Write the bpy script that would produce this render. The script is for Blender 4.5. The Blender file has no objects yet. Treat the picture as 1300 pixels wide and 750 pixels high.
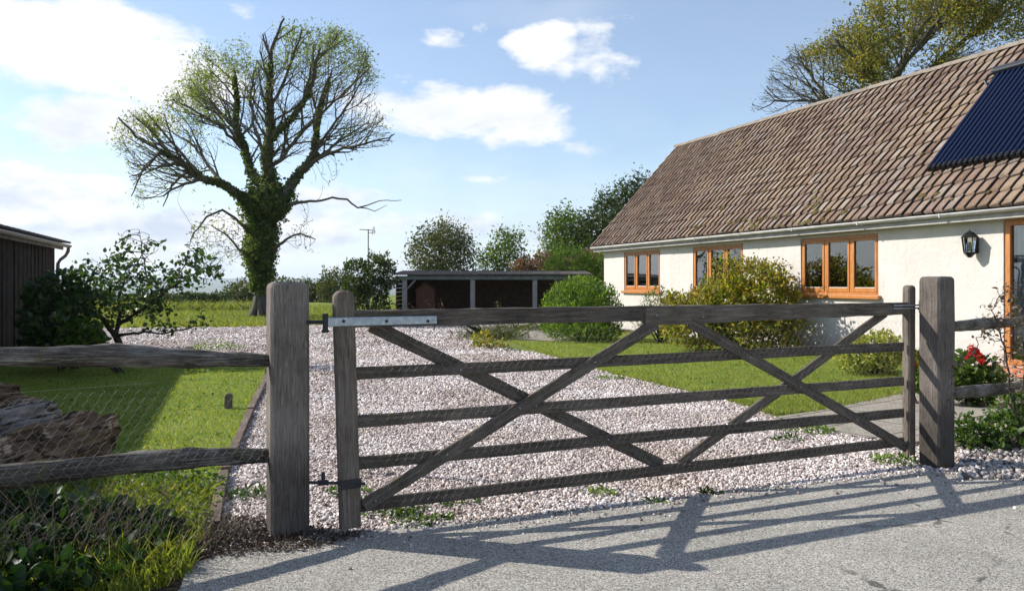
# field gate, cottage and ash tree scene
SUN_EL=35.0; SUN_E=5.0; SKY_S=.125; EXPO=.43; CLOUD=6.6; SKY_TINT=(.96,1.0,1.05); DENS=1.0; HAZE=0.00012; ONLY=None; VEIL=.14
import bpy, bmesh, math, random
import numpy as np
from mathutils import Vector, Matrix, noise as mnoise
from mathutils.geometry import tessellate_polygon
random.seed(7); rng = np.random.default_rng(7)
R = math.radians
sc = bpy.context.scene; col = sc.collection
CAM_H = 1.5; HOR = 359.0; F = 1000.0
GZ = 0.0
def P(px, py, Y):                     # point seen at that direction at depth Y
    return Vector(((px-650)/F*Y, Y, CAM_H-(py-HOR)/F*Y))
def G(px, py):                        # point on flat ground
    Y = CAM_H*F/(py-HOR); return Vector(((px-650)/F*Y, Y, 0))
# ------------------------------------------------------------ object helpers
def tag(o, label=None, cat=None, group=None, kind=None):
    if label: o['label'] = label
    if cat: o['category'] = cat
    if group: o['group'] = group
    if kind: o['kind'] = kind
    return o
def empty(name, loc, label, cat, group=None, rz=0.0):
    o = bpy.data.objects.new(name, None); col.objects.link(o)
    o.location = loc; o.rotation_euler = (0, 0, rz); o.empty_display_size = .2
    return tag(o, label, cat, group)
def root_of(o):
    while o.parent: o = o.parent
    return o
def link(name, me, m, parent=None, world=True, smooth=False, loc=None):
    """link a mesh as an object. world=True: its vertices are world coordinates"""
    o = bpy.data.objects.new(name, me); col.objects.link(o)
    if m: me.materials.append(m)
    if parent is not None:
        o.parent = parent
        if world: me.transform(Matrix.Translation(-Vector(root_of(parent).location)))
    elif loc is not None:
        me.transform(Matrix.Translation(-Vector(loc))); o.location = loc
    if smooth: me.polygons.foreach_set('use_smooth', [True]*len(me.polygons))
    return o
def npmesh(name, V, Fc):
    """V (n,3), Fc (m,k) all faces the same size"""
    V = np.asarray(V, np.float32); Fc = np.asarray(Fc, np.int32)
    me = bpy.data.meshes.new(name); k = Fc.shape[1]; m = Fc.shape[0]
    me.vertices.add(len(V)); me.vertices.foreach_set('co', V.ravel())
    me.loops.add(m*k); me.loops.foreach_set('vertex_index', Fc.ravel())
    me.polygons.add(m); me.polygons.foreach_set('loop_start', np.arange(0, m*k, k, dtype=np.int32))
    me.update(calc_edges=True); return me
def pymesh(name, V, Fc):
    me = bpy.data.meshes.new(name); me.from_pydata([tuple(v) for v in V], [], Fc); me.update(); return me
def bm_mesh(name, bm):
    me = bpy.data.meshes.new(name); bmesh.ops.recalc_face_normals(bm, faces=bm.faces); bm.to_mesh(me); bm.free(); return me
def bm_box(bm, lo, hi, bevel=0.0, M=None, segs=1):
    lo = Vector(lo); hi = Vector(hi); c = (lo+hi)/2; s = hi-lo
    r = bmesh.ops.create_cube(bm, size=1.0)
    vs = r['verts']
    for v in vs: v.co = Vector((v.co.x*s.x, v.co.y*s.y, v.co.z*s.z))+c
    if bevel > 0:
        es = list({e for v in vs for e in v.link_edges})
        b = bmesh.ops.bevel(bm, geom=es, offset=bevel, segments=segs, affect='EDGES', profile=.6)
        vs = list({v for f in b['faces'] for v in f.verts} | {v for v in vs if v.is_valid})
    if M is not None:
        for v in vs: v.co = M @ v.co
    return vs
def bm_cyl(bm, p0, p1, r0, r1=None, n=12, caps=True):
    p0 = Vector(p0); p1 = Vector(p1); r1 = r0 if r1 is None else r1
    d = (p1-p0).normalized(); a = d.orthogonal().normalized(); b = d.cross(a)
    A = [bm.verts.new(p0+(a*math.cos(t)+b*math.sin(t))*r0) for t in [2*math.pi*i/n for i in range(n)]]
    B = [bm.verts.new(p1+(a*math.cos(t)+b*math.sin(t))*r1) for t in [2*math.pi*i/n for i in range(n)]]
    for i in range(n): bm.faces.new((A[i], A[(i+1) % n], B[(i+1) % n], B[i]))
    if caps: bm.faces.new(A[::-1]); bm.faces.new(B)
def bm_tube(bm, pts, r, n=8):
    pts = [Vector(p) for p in pts]; prev = None; N = len(pts); a = None
    for i, p in enumerate(pts):
        d = (pts[min(i+1, N-1)]-pts[max(i-1, 0)]).normalized()
        a = d.orthogonal().normalized() if a is None else (a-d*a.dot(d)).normalized()
        b = d.cross(a); rr = r[i] if isinstance(r, (list, tuple)) else r
        ring = [bm.verts.new(p+(a*math.cos(t)+b*math.sin(t))*rr) for t in [2*math.pi*k/n for k in range(n)]]
        if prev:
            for k in range(n): bm.faces.new((prev[k], prev[(k+1) % n], ring[(k+1) % n], ring[k]))
        else: bm.faces.new(ring[::-1])
        prev = ring
    bm.faces.new(prev)
# ------------------------------------------------------------ material helpers
class NT:
    def __init__(s, name, rough=.8, spec=.3):
        s.m = bpy.data.materials.new(name); s.m.use_nodes = True; s.t = s.m.node_tree
        s.b = s.t.nodes['Principled BSDF']; s.b.inputs['Roughness'].default_value = rough
        s.b.inputs['Specular IOR Level'].default_value = spec; s._c = None
    def n(s, ty, **kw):
        o = s.t.nodes.new(ty)
        for k, v in kw.items(): setattr(o, k, v)
        return o
    def l(s, a, b): s.t.links.new(a, b)
    def co(s, kind='Object'):
        if s._c is None: s._c = s.n('ShaderNodeTexCoord')
        return s._c.outputs[kind]
    def mapv(s, scale=(1, 1, 1), kind='Object', rot=(0, 0, 0)):
        m = s.n('ShaderNodeMapping'); m.inputs['Scale'].default_value = scale; m.inputs['Rotation'].default_value = rot
        s.l(s.co(kind), m.inputs['Vector']); return m.outputs[0]
    def noise(s, scale, detail=4, rough=.55, vec=None, dist=0.0, out='Fac'):
        o = s.n('ShaderNodeTexNoise'); o.inputs['Scale'].default_value = scale; o.inputs['Detail'].default_value = detail
        o.inputs['Roughness'].default_value = rough; o.inputs['Distortion'].default_value = dist
        s.l(vec if vec is not None else s.co(), o.inputs['Vector']); return o.outputs[out]
    def vor(s, scale, vec=None, feature='F1', out='Distance', rnd=1.0):
        o = s.n('ShaderNodeTexVoronoi'); o.feature = feature; o.inputs['Scale'].default_value = scale
        o.inputs['Randomness'].default_value = rnd
        s.l(vec if vec is not None else s.co(), o.inputs['Vector']); return o.outputs[out]
    def ramp(s, fac, stops, interp='LINEAR'):
        o = s.n('ShaderNodeValToRGB'); o.color_ramp.interpolation = interp; e = o.color_ramp.elements
        while len(e) < len(stops): e.new(.5)
        for i, (p, c) in enumerate(stops):
            e[i].position = p; e[i].color = (c, c, c, 1) if not isinstance(c, (tuple, list)) else (*c, 1)
        s.l(fac, o.inputs[0]); return o.outputs[0]
    def mix(s, fac, a, b, mode='MIX'):
        o = s.n('ShaderNodeMix'); o.data_type = 'RGBA'; o.blend_type = mode
        for i, v in ((0, fac), (6, a), (7, b)):
            if isinstance(v, (int, float)): o.inputs[i].default_value = v
            elif isinstance(v, tuple): o.inputs[i].default_value = (*v, 1)
            else: s.l(v, o.inputs[i])
        return o.outputs[2]
    def math(s, op, a, b=0.0):
        o = s.n('ShaderNodeMath'); o.operation = op
        for i, v in ((0, a), (1, b)):
            if isinstance(v, (int, float)): o.inputs[i].default_value = v
            else: s.l(v, o.inputs[i])
        return o.outputs[0]
    def island(s): return s.n('ShaderNodeNewGeometry').outputs['Random Per Island']
    def color(s, c):
        if isinstance(c, tuple): s.b.inputs['Base Color'].default_value = (*c, 1)
        else: s.l(c, s.b.inputs['Base Color'])
    def bump(s, h, strength=.5, dist=.01, prev=None):
        o = s.n('ShaderNodeBump'); o.inputs['Strength'].default_value = strength; o.inputs['Distance'].default_value = dist
        s.l(h, o.inputs['Height'])
        if prev is not None: s.l(prev, o.inputs['Normal'])
        s.l(o.outputs[0], s.b.inputs['Normal']); return o.outputs[0]
def leaf_mat(name, stops, trans=.45, rough=.5, spec=.35, tcol=None):
    s = NT(name, rough, spec); r = s.island()
    c = s.ramp(r, [(i/(max(1, len(stops)-1)), x) for i, x in enumerate(stops)])
    nz = s.noise(1.3, 2); c2 = s.mix(nz, c, s.mix(.5, c, (0, 0, 0))); s.color(c2)
    tr = s.n('ShaderNodeBsdfTranslucent')
    s.l(s.mix(1.0, c, tcol or (1.5, 1.45, .5), 'MULTIPLY'), tr.inputs[0])
    ms = s.n('ShaderNodeMixShader'); ms.inputs[0].default_value = trans
    s.l(s.b.outputs[0], ms.inputs[1]); s.l(tr.outputs[0], ms.inputs[2])
    s.l(ms.outputs[0], s.t.nodes['Material Output'].inputs[0]); return s.m
# ------------------------------------------------------------ foliage helpers
def rand_dirs(n, g=rng):
    v = g.normal(size=(n, 3)); return v/np.linalg.norm(v, axis=1, keepdims=True)
def leaves(name, pts, size, m, parent, aspect=.5, up=.3, droop=0.0, outward=None, var=.35, world=True, shape='diamond', loc=None):
    """one small folded leaf per point, random directions"""
    n = len(pts); pts = np.asarray(pts, float)
    d = rand_dirs(n); d[:, 2] += up
    if outward is not None: d += outward
    d[:, 2] -= droop; d /= np.linalg.norm(d, axis=1, keepdims=True)
    q = rand_dirs(n)*1.0; q[:, 2] += .8
    s = np.cross(d, q); s /= np.maximum(np.linalg.norm(s, axis=1, keepdims=True), 1e-6)
    nn = np.cross(s, d)
    L = (size*(1+var*rng.normal(size=n)).clip(.35, 2))[:, None]; W = L*aspect*.5
    if shape == 'diamond':
        v = np.stack([pts, pts+d*L*.5+s*W+nn*L*.08, pts+d*L-nn*L*.06, pts+d*L*.5-s*W+nn*L*.08], 1).reshape(-1, 3)
        b = (np.arange(n)*4)[:, None]
        f = np.concatenate([b+np.array([[0, 1, 2]]), b+np.array([[0, 2, 3]])], 1).reshape(-1, 3)
    else:                                   # broad leaf: six-sided, folded on the midrib
        v = np.stack([pts, pts+d*L*.25+s*W*.95+nn*L*.08, pts+d*L*.65+s*W*.85+nn*L*.06, pts+d*L-nn*L*.12,
                      pts+d*L*.65-s*W*.85+nn*L*.06, pts+d*L*.25-s*W*.95+nn*L*.08], 1).reshape(-1, 3)
        b = (np.arange(n)*6)[:, None]
        f = np.concatenate([b+np.array([[0, 1, 2, 3]]), b+np.array([[0, 3, 4, 5]])], 1).reshape(-1, 4)
    return link(name, npmesh(name, v, f), m, parent, world, loc=loc)
def blades(name, pts, h, w, m, parent=None, lean=.35, var=.4, loc=None):
    n = len(pts); pts = np.asarray(pts, float)
    a = rng.uniform(0, 2*np.pi, n); d = np.stack([np.cos(a), np.sin(a), np.zeros(n)], 1)
    H = (h*(1+var*rng.normal(size=n)).clip(.3, 2.2))[:, None]
    ln = rng.normal(size=(n, 3))*lean; ln[:, 2] = 1
    mid = pts+ln*H*np.array([[.5, .5, .55]]); tip = pts+ln*H*np.array([[1.6, 1.6, 1.0]])
    ww = w*.5
    v = np.stack([pts-d*ww, pts+d*ww, mid+d*ww*.7, tip, mid-d*ww*.7], 1).reshape(-1, 3)
    b = (np.arange(n)*5)[:, None]
    me_f = (b+np.array([[0, 1, 2, 3, 4]])).reshape(-1, 5)
    return link(name, npmesh(name, v, me_f), m, parent, loc=loc)
def in_poly(x, y, poly):
    x = np.asarray(x); y = np.asarray(y); c = np.zeros(len(x), bool); j = len(poly)-1
    for i in range(len(poly)):
        xi, yi = poly[i]; xj, yj = poly[j]
        t = ((yi > y) != (yj > y)) & (x < (xj-xi)*(y-yi)/((yj-yi) or 1e-9)+xi)
        c ^= t; j = i
    return c
def poly_points(poly, n):
    P0 = np.array(poly); lo = P0.min(0); hi = P0.max(0); out = []
    k = 0
    while k < n:
        q = rng.uniform(lo, hi, (n*2, 2)); q = q[in_poly(q[:, 0], q[:, 1], poly)]; out.append(q); k += len(q)
    return np.concatenate(out)[:n]
def crown_points(poly, Y, ry, n, g=rng):
    """points of a volume whose outline is the polygon (pixels) at depth Y; depth half-width follows how far inside the outline it is"""
    q = poly_points(poly, n); P0 = np.array(poly, float)
    A = P0; B = np.roll(P0, -1, 0); AB = B-A
    t = np.clip(((q[:, None, :]-A)*AB).sum(2)/np.maximum((AB**2).sum(1), 1e-9), 0, 1)
    dd = np.linalg.norm(q[:, None, :]-(A+t[..., None]*AB), axis=2).min(1); mx = dd.max()
    dep = ry*np.sqrt(1-(1-(dd/mx).clip(0, 1))**2)*g.uniform(-1, 1, n)
    cx = (P0[:, 0].mean()-650)/F; dv = np.array([cx, 1.0])/math.hypot(cx, 1)
    # true positions: laid out at depth Y first, then moved in depth (no lens scaling)
    return np.stack([(q[:, 0]-650)/F*Y+dv[0]*dep, Y+dv[1]*dep, CAM_H-(q[:, 1]-HOR)/F*Y], 1)
def colonize(pos, par, att, step, kill, infl, iters=200, jitter=.12, grav=0.0):
    pos = [np.array(p, float) for p in pos]; par = list(par); nch = [0]*len(pos)
    A = np.array(att, float); PA = np.array(pos)
    D = np.full(len(A), 1e9); I = np.zeros(len(A), int)
    for s in range(0, len(PA), 500):
        d = np.linalg.norm(A[:, None]-PA[None, s:s+500], axis=2); j = d.argmin(1); dm = d[np.arange(len(A)), j]
        b = dm < D; D[b] = dm[b]; I[b] = j[b]+s
    for it in range(iters):
        keep = D > kill; A = A[keep]; D = D[keep]; I = I[keep]
        if not len(A): break
        act = D < infl
        if not act.any(): infl *= 1.4; continue
        acc = {}
        for a, i in zip(A[act], I[act]):
            v = a-pos[i]; acc.setdefault(int(i), []).append(v/np.linalg.norm(v))
        base = len(pos); newp = []
        for i, vs in acc.items():
            if nch[i] >= 4: continue
            v = np.sum(vs, 0)+rng.normal(size=3)*jitter*len(vs); v[2] += grav*len(vs)
            if par[i] >= 0:
                pd = pos[i]-pos[par[i]]; v = v/np.linalg.norm(v)+.45*pd/max(np.linalg.norm(pd), 1e-6)
            v /= max(np.linalg.norm(v), 1e-6)
            newp.append(pos[i]+v*step); par.append(i); nch[i] += 1; nch.append(0)
        if not newp: 
            for i in acc: nch[i] = 5
            rm = np.isin(I, list(acc)); A = A[~rm]; D = D[~rm]; I = I[~rm]; continue
        pos.extend(newp); NP = np.array(newp)
        d = np.linalg.norm(A[:, None]-NP[None], axis=2); j = d.argmin(1); dm = d[np.arange(len(A)), j]
        b = dm < D; D[b] = dm[b]; I[b] = j[b]+base
        # attractors whose node is saturated
        sat = np.array([nch[i] >= 4 for i in I]); A = A[~sat]; D = D[~sat]; I = I[~sat]
    return np.array(pos), np.array(par)
def pipe_radii(par, r0, ex=2.3, fixed=None):
    n = len(par); acc = np.zeros(n); 
    for i in range(n-1, -1, -1):
        if acc[i] == 0: acc[i] = r0**ex
        if par[i] >= 0: acc[par[i]] += acc[i]
    r = acc**(1/ex)
    if fixed:
        for i, v in fixed.items(): r[i] = max(r[i], v) if v > 0 else r[i]
    return r
def branch_mesh(name, pos, par, rad, m, parent, rmin=0.0, world=True):
    """tapered tube segments joined end to end, more sides on thick wood"""
    V = []; Fc = []; b = 0; allm = []
    idx = [i for i in range(len(par)) if par[i] >= 0 and rad[i] > rmin]
    for sides, sel in ((3, [i for i in idx if rad[i] < .02]), (5, [i for i in idx if .02 <= rad[i] < .07]), (10, [i for i in idx if rad[i] >= .07])):
        if not sel: continue
        sel = np.array(sel); p1 = pos[sel]; p0 = pos[par[sel]]; r1 = rad[sel]; r0 = np.minimum(rad[par[sel]], r1*1.5+.003)
        d = p1-p0; L = np.linalg.norm(d, axis=1, keepdims=True); d = d/np.maximum(L, 1e-6)
        p0 = p0-d*r0[:, None]*.4; p1 = p1+d*r1[:, None]*.4
        q = np.where(np.abs(d[:, 2:3]) < .9, np.array([[0, 0, 1.]]), np.array([[1., 0, 0]]))
        a = np.cross(d, q); a /= np.linalg.norm(a, axis=1, keepdims=True); c = np.cross(d, a)
        th = 2*np.pi*np.arange(sides)/sides
        ring = a[:, None]*np.cos(th)[None, :, None]+c[:, None]*np.sin(th)[None, :, None]
        v0 = p0[:, None]+ring*r0[:, None, None]; v1 = p1[:, None]+ring*r1[:, None, None]
        v = np.concatenate([v0, v1], 1).reshape(-1, 3); n = len(sel)
        k = np.arange(sides); f = np.stack([k, (k+1) % sides, (k+1) % sides+sides, k+sides], 1)
        f = (np.arange(n)*2*sides)[:, None, None]+f[None]
        V.append(v); Fc.append(f.reshape(-1, 4)+b); b += len(v)
    return link(name, npmesh(name, np.concatenate(V), np.concatenate(Fc)), m, parent, world, smooth=True)
def limb_nodes(polys, step):
    """polys: list of (points, parent polyline index or None). Returns pos, par, radii hints; start nodes attach to the nearest node"""
    pos = []; par = []; rh = []
    for pts in polys:
        pts = [(np.array(p[:3], float), p[3]) for p in pts]
        prev = -1
        if pos:
            d = np.linalg.norm(np.array(pos)-pts[0][0], axis=1); prev = int(d.argmin())
        for k, (p, r) in enumerate(pts):
            if k == 0: seg = [(p, r)]
            else:
                p0, r0 = pts[k-1]; m = max(1, int(np.linalg.norm(p-p0)/step))
                seg = [(p0+(p-p0)*(j/m), r0+(r-r0)*(j/m)) for j in range(1, m+1)]
            for q, rr in seg:
                jit = rng.normal(size=3)*step*.08 if k else 0
                pos.append(q+jit); par.append(prev); rh.append(rr); prev = len(pos)-1
    return pos, par, rh
def fan_grow(pos, par, rh, Y0, ry, poly, axis, lens=(3.2, 1.35, .62), gaps=(.42, .27, .20), step=.22, rtip=.0065, gapn=-.32, cap=12, up=.07, out=.07, startr=.24, zmin=6.0, droopy=0.0):
    """forked shoots on the drawn limbs, four orders fine, kept inside the crown's outline"""
    pos = [Vector(p) for p in pos]; par = list(par); rad = list(rh); PL = np.array(poly, float); grid = {}
    nl = len(pos); order = [0]*nl; hh = math.hypot(axis[0], axis[1]); DV = (axis[0]/hh, axis[1]/hh)
    def inside(p):
        q = mnoise.noise(p*.8)*9; px = 650+p.x/p.y*F+q; py = HOR-(p.z-CAM_H)/p.y*F+q
        if mnoise.noise(p*.42+Vector((5, 1, 2))) < gapn: return False
        return abs((p.x-axis[0])*DV[0]+(p.y-axis[1])*DV[1]) < ry and bool(in_poly([px], [py], poly)[0])
    def cell(p): return (int(p.x/.5), int(p.y/.8), int(p.z/.5))
    def shoot(i, d, L, r, lev):
        p = pos[i].copy(); prev = i; n = max(2, int(L/step)); made = []
        tw = Vector(rand_dirs(1)[0])*.05
        for k in range(n):
            o = Vector((p.x-axis[0], p.y-axis[1], 0)); o = o.normalized() if o.length > .1 else Vector((0, 0, 0))
            d = (d+Vector((0, 0, up))+o*out+tw+Vector(rand_dirs(1)[0])*.13).normalized(); p = p+d*step
            if not inside(p): break
            c = cell(p); 
            if lev >= 2 and grid.get(c, 0) > cap: break
            grid[c] = grid.get(c, 0)+1
            pos.append(p.copy()); par.append(prev); rad.append(r+(rtip-r)*((k+1)/n)**.8); order.append(lev); prev = len(pos)-1; made.append((prev, d.copy()))
        return made
    def kids(nodes, lev):
        if lev > 3: return
        acc = 0; gap = gaps[lev-1]
        for j, (i, d) in enumerate(nodes):
            acc += step if lev > 1 else (pos[i]-pos[par[i]]).length
            while acc > gap:
                acc -= gap*rng.uniform(.7, 1.3); a = rng.uniform(.5, 1.05); q = Vector(rand_dirs(1)[0]); o = Vector((pos[i].x-axis[0], (pos[i].y-axis[1])*1.0, 0)); 
                if o.length > .1: q += o.normalized()*.5
                q.z += .35-droopy; q = (q-d*q.dot(d)).normalized(); dd = d*math.cos(a)+q*math.sin(a)
                L = lens[lev-1]*rng.uniform(.55, 1.25); made = shoot(i, dd, L, min(rad[i]*.62, (.055, .022, .012)[lev-1]), lev); kids(made, lev+1)
    ch = {}
    base_nodes = [(i, (pos[i]-pos[par[i]]).normalized()) for i in range(nl) if par[i] >= 0 and rad[i] < startr and pos[i].z > zmin and (pos[i]-pos[par[i]]).length > 1e-4]
    kids(base_nodes, 1)
    return np.array([tuple(p) for p in pos]), np.array(par), np.array(rad), np.array(order), nl
def flat_sheet(name, poly, z, m, label=None, kind='structure', rough=.0, sub=.4):
    pts = []
    n = len(poly)
    for i in range(n):
        a = Vector(poly[i]).to_2d(); b = Vector(poly[(i+1) % n]).to_2d(); L = (b-a).length
        k = max(1, int(L/sub)) if rough > 0 and L < 60 else 1
        for j in range(k):
            p = a+(b-a)*(j/k)
            if rough > 0 and L < 60:
                v = mnoise.noise_vector(Vector((p.x*1.1, p.y*1.1, 3)))+.6*mnoise.noise_vector(Vector((p.x*3.7, p.y*3.7, 9)))
                p = p+Vector((v.x, v.y))*rough
            pts.append(Vector((p.x, p.y, z)))
    tri = tessellate_polygon([pts])
    me = pymesh(name, pts, [tuple(t) for t in tri])
    bm = bmesh.new(); bm.from_mesh(me); bmesh.ops.recalc_face_normals(bm, faces=bm.faces)
    if sum(f.normal.z for f in bm.faces) < 0: bmesh.ops.reverse_faces(bm, faces=bm.faces)
    bm.to_mesh(me); bm.free()
    o = link(name, me, m); tag(o, label=label, kind=kind); return o, [(p.x, p.y) for p in pts]
# ============================================================ camera, light, sky
cam = bpy.data.cameras.new('camera'); co_ = bpy.data.objects.new('camera', cam); col.objects.link(co_)
co_.location = (0, 0, CAM_H); co_.rotation_euler = (R(90), 0, 0)
cam.sensor_width = 36; cam.lens = 36*F/1300; cam.shift_y = -(375-HOR)/1300; cam.clip_end = 30000; cam.clip_start = .05
sc.camera = co_
sc.view_settings.view_transform = 'Standard'; sc.view_settings.look = 'None'; sc.view_settings.exposure = EXPO; sc.view_settings.gamma = 1
SUN = Vector((-.965, .263, math.tan(R(SUN_EL)))).normalized()
sl = bpy.data.lights.new('sun', 'SUN'); sl.energy = SUN_E; sl.angle = R(.53); sl.color = (1, .95, .87)
so = bpy.data.objects.new('sun', sl); col.objects.link(so); so.rotation_euler = SUN.to_track_quat('Z', 'Y').to_euler(); so.location = (-20, 5, 25)
w = bpy.data.worlds.new('World'); sc.world = w; w.use_nodes = True; t = w.node_tree
bg = t.nodes['Background']; bg.inputs[1].default_value = SKY_S
sky = t.nodes.new('ShaderNodeTexSky'); sky.sky_type = 'NISHITA'; sky.sun_disc = False
sky.sun_elevation = R(SUN_EL); sky.sun_rotation = math.atan2(-.965, .263); sky.dust_density = .3; sky.air_density = 1.0; sky.ozone_density = 1.6
tc = t.nodes.new('ShaderNodeTexCoord'); sep = t.nodes.new('ShaderNodeSeparateXYZ'); t.links.new(tc.outputs['Generated'], sep.inputs[0])
def wm(op, a, b=0.0, c=None):
    o = t.nodes.new('ShaderNodeMath'); o.operation = op
    for i, v in ((0, a), (1, b), (2, c)):
        if v is None: continue
        if isinstance(v, (int, float)): o.inputs[i].default_value = v
        else: t.links.new(v, o.inputs[i])
    return o.outputs[0]
az = wm('ARCTAN2', sep.outputs[0], sep.outputs[1]); el = wm('ARCSINE', sep.outputs[2])
cmb = t.nodes.new('ShaderNodeCombineXYZ'); t.links.new(az, cmb.inputs[0]); t.links.new(el, cmb.inputs[1])
def wnoise(scale, detail, rough, stretch, loc=(0, 0, 0), dist=0.0):
    mp = t.nodes.new('ShaderNodeMapping'); mp.inputs['Scale'].default_value = stretch; mp.inputs['Location'].default_value = loc
    t.links.new(cmb.outputs[0], mp.inputs[0])
    o = t.nodes.new('ShaderNodeTexNoise'); o.inputs['Scale'].default_value = scale; o.inputs['Detail'].default_value = detail
    o.inputs['Roughness'].default_value = rough; o.inputs['Distortion'].default_value = dist
    t.links.new(mp.outputs[0], o.inputs[0]); return o.outputs['Fac']
# cloud banks: centre and half sizes (direction in the sky), strength
CL = [(95, 66, 230, 66, 1.3), (215, 100, 130, 46, 1.2), (110, 152, 130, 40, 1.25), (40, 250, 210, 42, 1.3), (210, 290, 330, 44, 1.15), (100, 330, 320, 40, .75),
      (565, 138, 140, 40, 1.3), (650, 160, 80, 30, .8), (500, 120, 60, 36, .7), (690, 60, 50, 38, .98), (715, 78, 30, 26, .55), (765, 65, 80, 44, .55), (555, 50, 42, 32, .6), (610, 35, 26, 20, .45),
      (600, 226, 110, 13, .55), (460, 285, 140, 40, .6), (590, 290, 130, 34, .55), (740, 190, 60, 14, .42), (380, 15, 90, 26, .45), (300, 12, 60, 26, .4), (60, 120, 50, 20, .4),
      (700, 305, 120, 34, .6), (-300, 120, 260, 90, .9), (-700, 250, 300, 60, .8), (1700, 150, 300, 80, .8), (420, 250, 120, 26, .6)]
mask = None
for (cx, cy, rx, ry, s) in CL:
    def ae(px, py):
        x = (px-650)/F; z = (HOR-py)/F; return math.atan2(x, 1), math.asin(z/math.sqrt(x*x+1+z*z))
    a0, e0 = ae(cx, cy); sa = abs(ae(cx+rx, cy)[0]-ae(cx-rx, cy)[0])/2; se = abs(ae(cx, cy+ry)[1]-ae(cx, cy-ry)[1])/2
    mp = t.nodes.new('ShaderNodeMapping'); mp.inputs['Scale'].default_value = (1/sa, 1/se, 0); mp.inputs['Location'].default_value = (-a0/sa, -e0/se, 0)
    t.links.new(cmb.outputs[0], mp.inputs[0]); ln = t.nodes.new('ShaderNodeVectorMath'); ln.operation = 'LENGTH'; t.links.new(mp.outputs[0], ln.inputs[0])
    v = wm('MULTIPLY', wm('POWER', wm('MAXIMUM', wm('SUBTRACT', 1.25, ln.outputs['Value']), 0.0), .75), s)
    mask = v if mask is None else wm('MAXIMUM', mask, v)
n1 = wnoise(5.5, 9, .6, (1, 1.9, 1), (3.1, 1.7, 0), .25); n2 = wnoise(16, 6, .62, (1, 1.7, 1), (.3, 4.4, 0), .4)
n3 = wnoise(2.4, 3, .5, (1, 3.2, 1), (7.3, 2.2, 0))
dens = wm('ADD', wm('MULTIPLY', wm('SUBTRACT', n1, .5), 2.3), wm('MULTIPLY', wm('SUBTRACT', n2, .5), .85))
dens = wm('ADD', dens, wm('SUBTRACT', wm('MULTIPLY', mask, .95), .40))
thin = wm('MULTIPLY', wm('MAXIMUM', wm('SUBTRACT', n3, .46), 0), 1.0)           # faint veil
mr = t.nodes.new('ShaderNodeMapRange'); mr.interpolation_type = 'SMOOTHSTEP'; mr.inputs[1].default_value = -.12; mr.inputs[2].default_value = .42
t.links.new(dens, mr.inputs[0]); dn = wm('MAXIMUM', wm('MAXIMUM', mr.outputs[0], thin), VEIL)
hz = t.nodes.new('ShaderNodeMapRange'); hz.interpolation_type = 'SMOOTHSTEP'; hz.inputs[1].default_value = -.02; hz.inputs[2].default_value = .20; hz.inputs[3].default_value = .60; hz.inputs[4].default_value = 0.0
t.links.new(el, hz.inputs[0])
shn = wnoise(9, 8, .62, (1, 2.2, 1), (5.1, 1.25, 0), .2)
cr = t.nodes.new('ShaderNodeValToRGB'); cr.color_ramp.elements[0].position = .36; cr.color_ramp.elements[0].color = (.60, .68, .80, 1)
cr.color_ramp.elements[1].position = .60; cr.color_ramp.elements[1].color = (1, 1, 1, 1); t.links.new(shn, cr.inputs[0])
elw = t.nodes.new('ShaderNodeMapRange'); elw.inputs[1].default_value = .10; elw.inputs[2].default_value = .24; elw.inputs[3].default_value = .0; elw.inputs[4].default_value = .75
t.links.new(el, elw.inputs[0])
def wmix(f, a, b, mode='MIX'):
    o = t.nodes.new('ShaderNodeMix'); o.data_type = 'RGBA'; o.blend_type = mode; o.clamp_result = False
    for i, v in ((0, f), (6, a), (7, b)):
        if isinstance(v, (int, float)): o.inputs[i].default_value = v
        elif isinstance(v, tuple): o.inputs[i].default_value = (*v, 1)
        else: t.links.new(v, o.inputs[i])
    return o.outputs[2]
cc = wmix(elw.outputs[0], cr.outputs[0], (1, 1, 1)); cc = wmix(1.0, cc, (CLOUD, CLOUD*1.0, CLOUD*1.01), 'MULTIPLY')
skyc = wmix(1.0, sky.outputs[0], SKY_TINT, 'MULTIPLY')
skyc = wmix(hz.outputs[0], skyc, (CLOUD*.74, CLOUD*.84, CLOUD*.98))
t.links.new(wmix(dn, skyc, cc), bg.inputs[0])

# ============================================================ ground materials
def mat_field():
    s = NT('field_grass_mat', .95, .1)
    c = s.ramp(s.noise(.23, 6, .6), [(.3, (.14, .19, .035)), (.5, (.19, .23, .05)), (.72, (.27, .27, .09))])
    c2 = s.ramp(s.noise(38, 4, .7), [(.3, .5), (.7, 1.35)]); c = s.mix(1, c, c2, 'MULTIPLY')
    # farmland patches far away
    v = s.vor(.0042, out='Color'); fp = s.mix(.8, s.mix(s.n('ShaderNodeSeparateColor').outputs[0] if False else .5, v, v), (.05, .07, .03))
    far = s.mix(s.ramp(s.noise(.006, 4, .7), [(.42, 0.0), (.55, 1.0)]), (.035, .055, .02), (.10, .12, .05))
    ln = s.n('ShaderNodeVectorMath', operation='LENGTH'); s.l(s.co(), ln.inputs[0])
    f = s.n('ShaderNodeMapRange'); f.inputs[1].default_value = 85; f.inputs[2].default_value = 130; s.l(ln.outputs['Value'], f.inputs[0])
    s.color(s.mix(f.outputs[0], c, far)); s.bump(s.noise(45, 3, .7), .8, .04); return s.m
def mat_lawn():
    s = NT('lawn_mat', .9, .15)
    c = s.ramp(s.noise(.9, 6, .65), [(.3, (.14, .215, .028)), (.5, (.20, .29, .045)), (.7, (.30, .34, .08))])
    c = s.mix(1, c, s.ramp(s.noise(90, 3, .7), [(.3, .45), (.7, 1.4)]), 'MULTIPLY')
    s.color(c); s.bump(s.noise(120, 3, .7), .9, .02); return s.m
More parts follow.
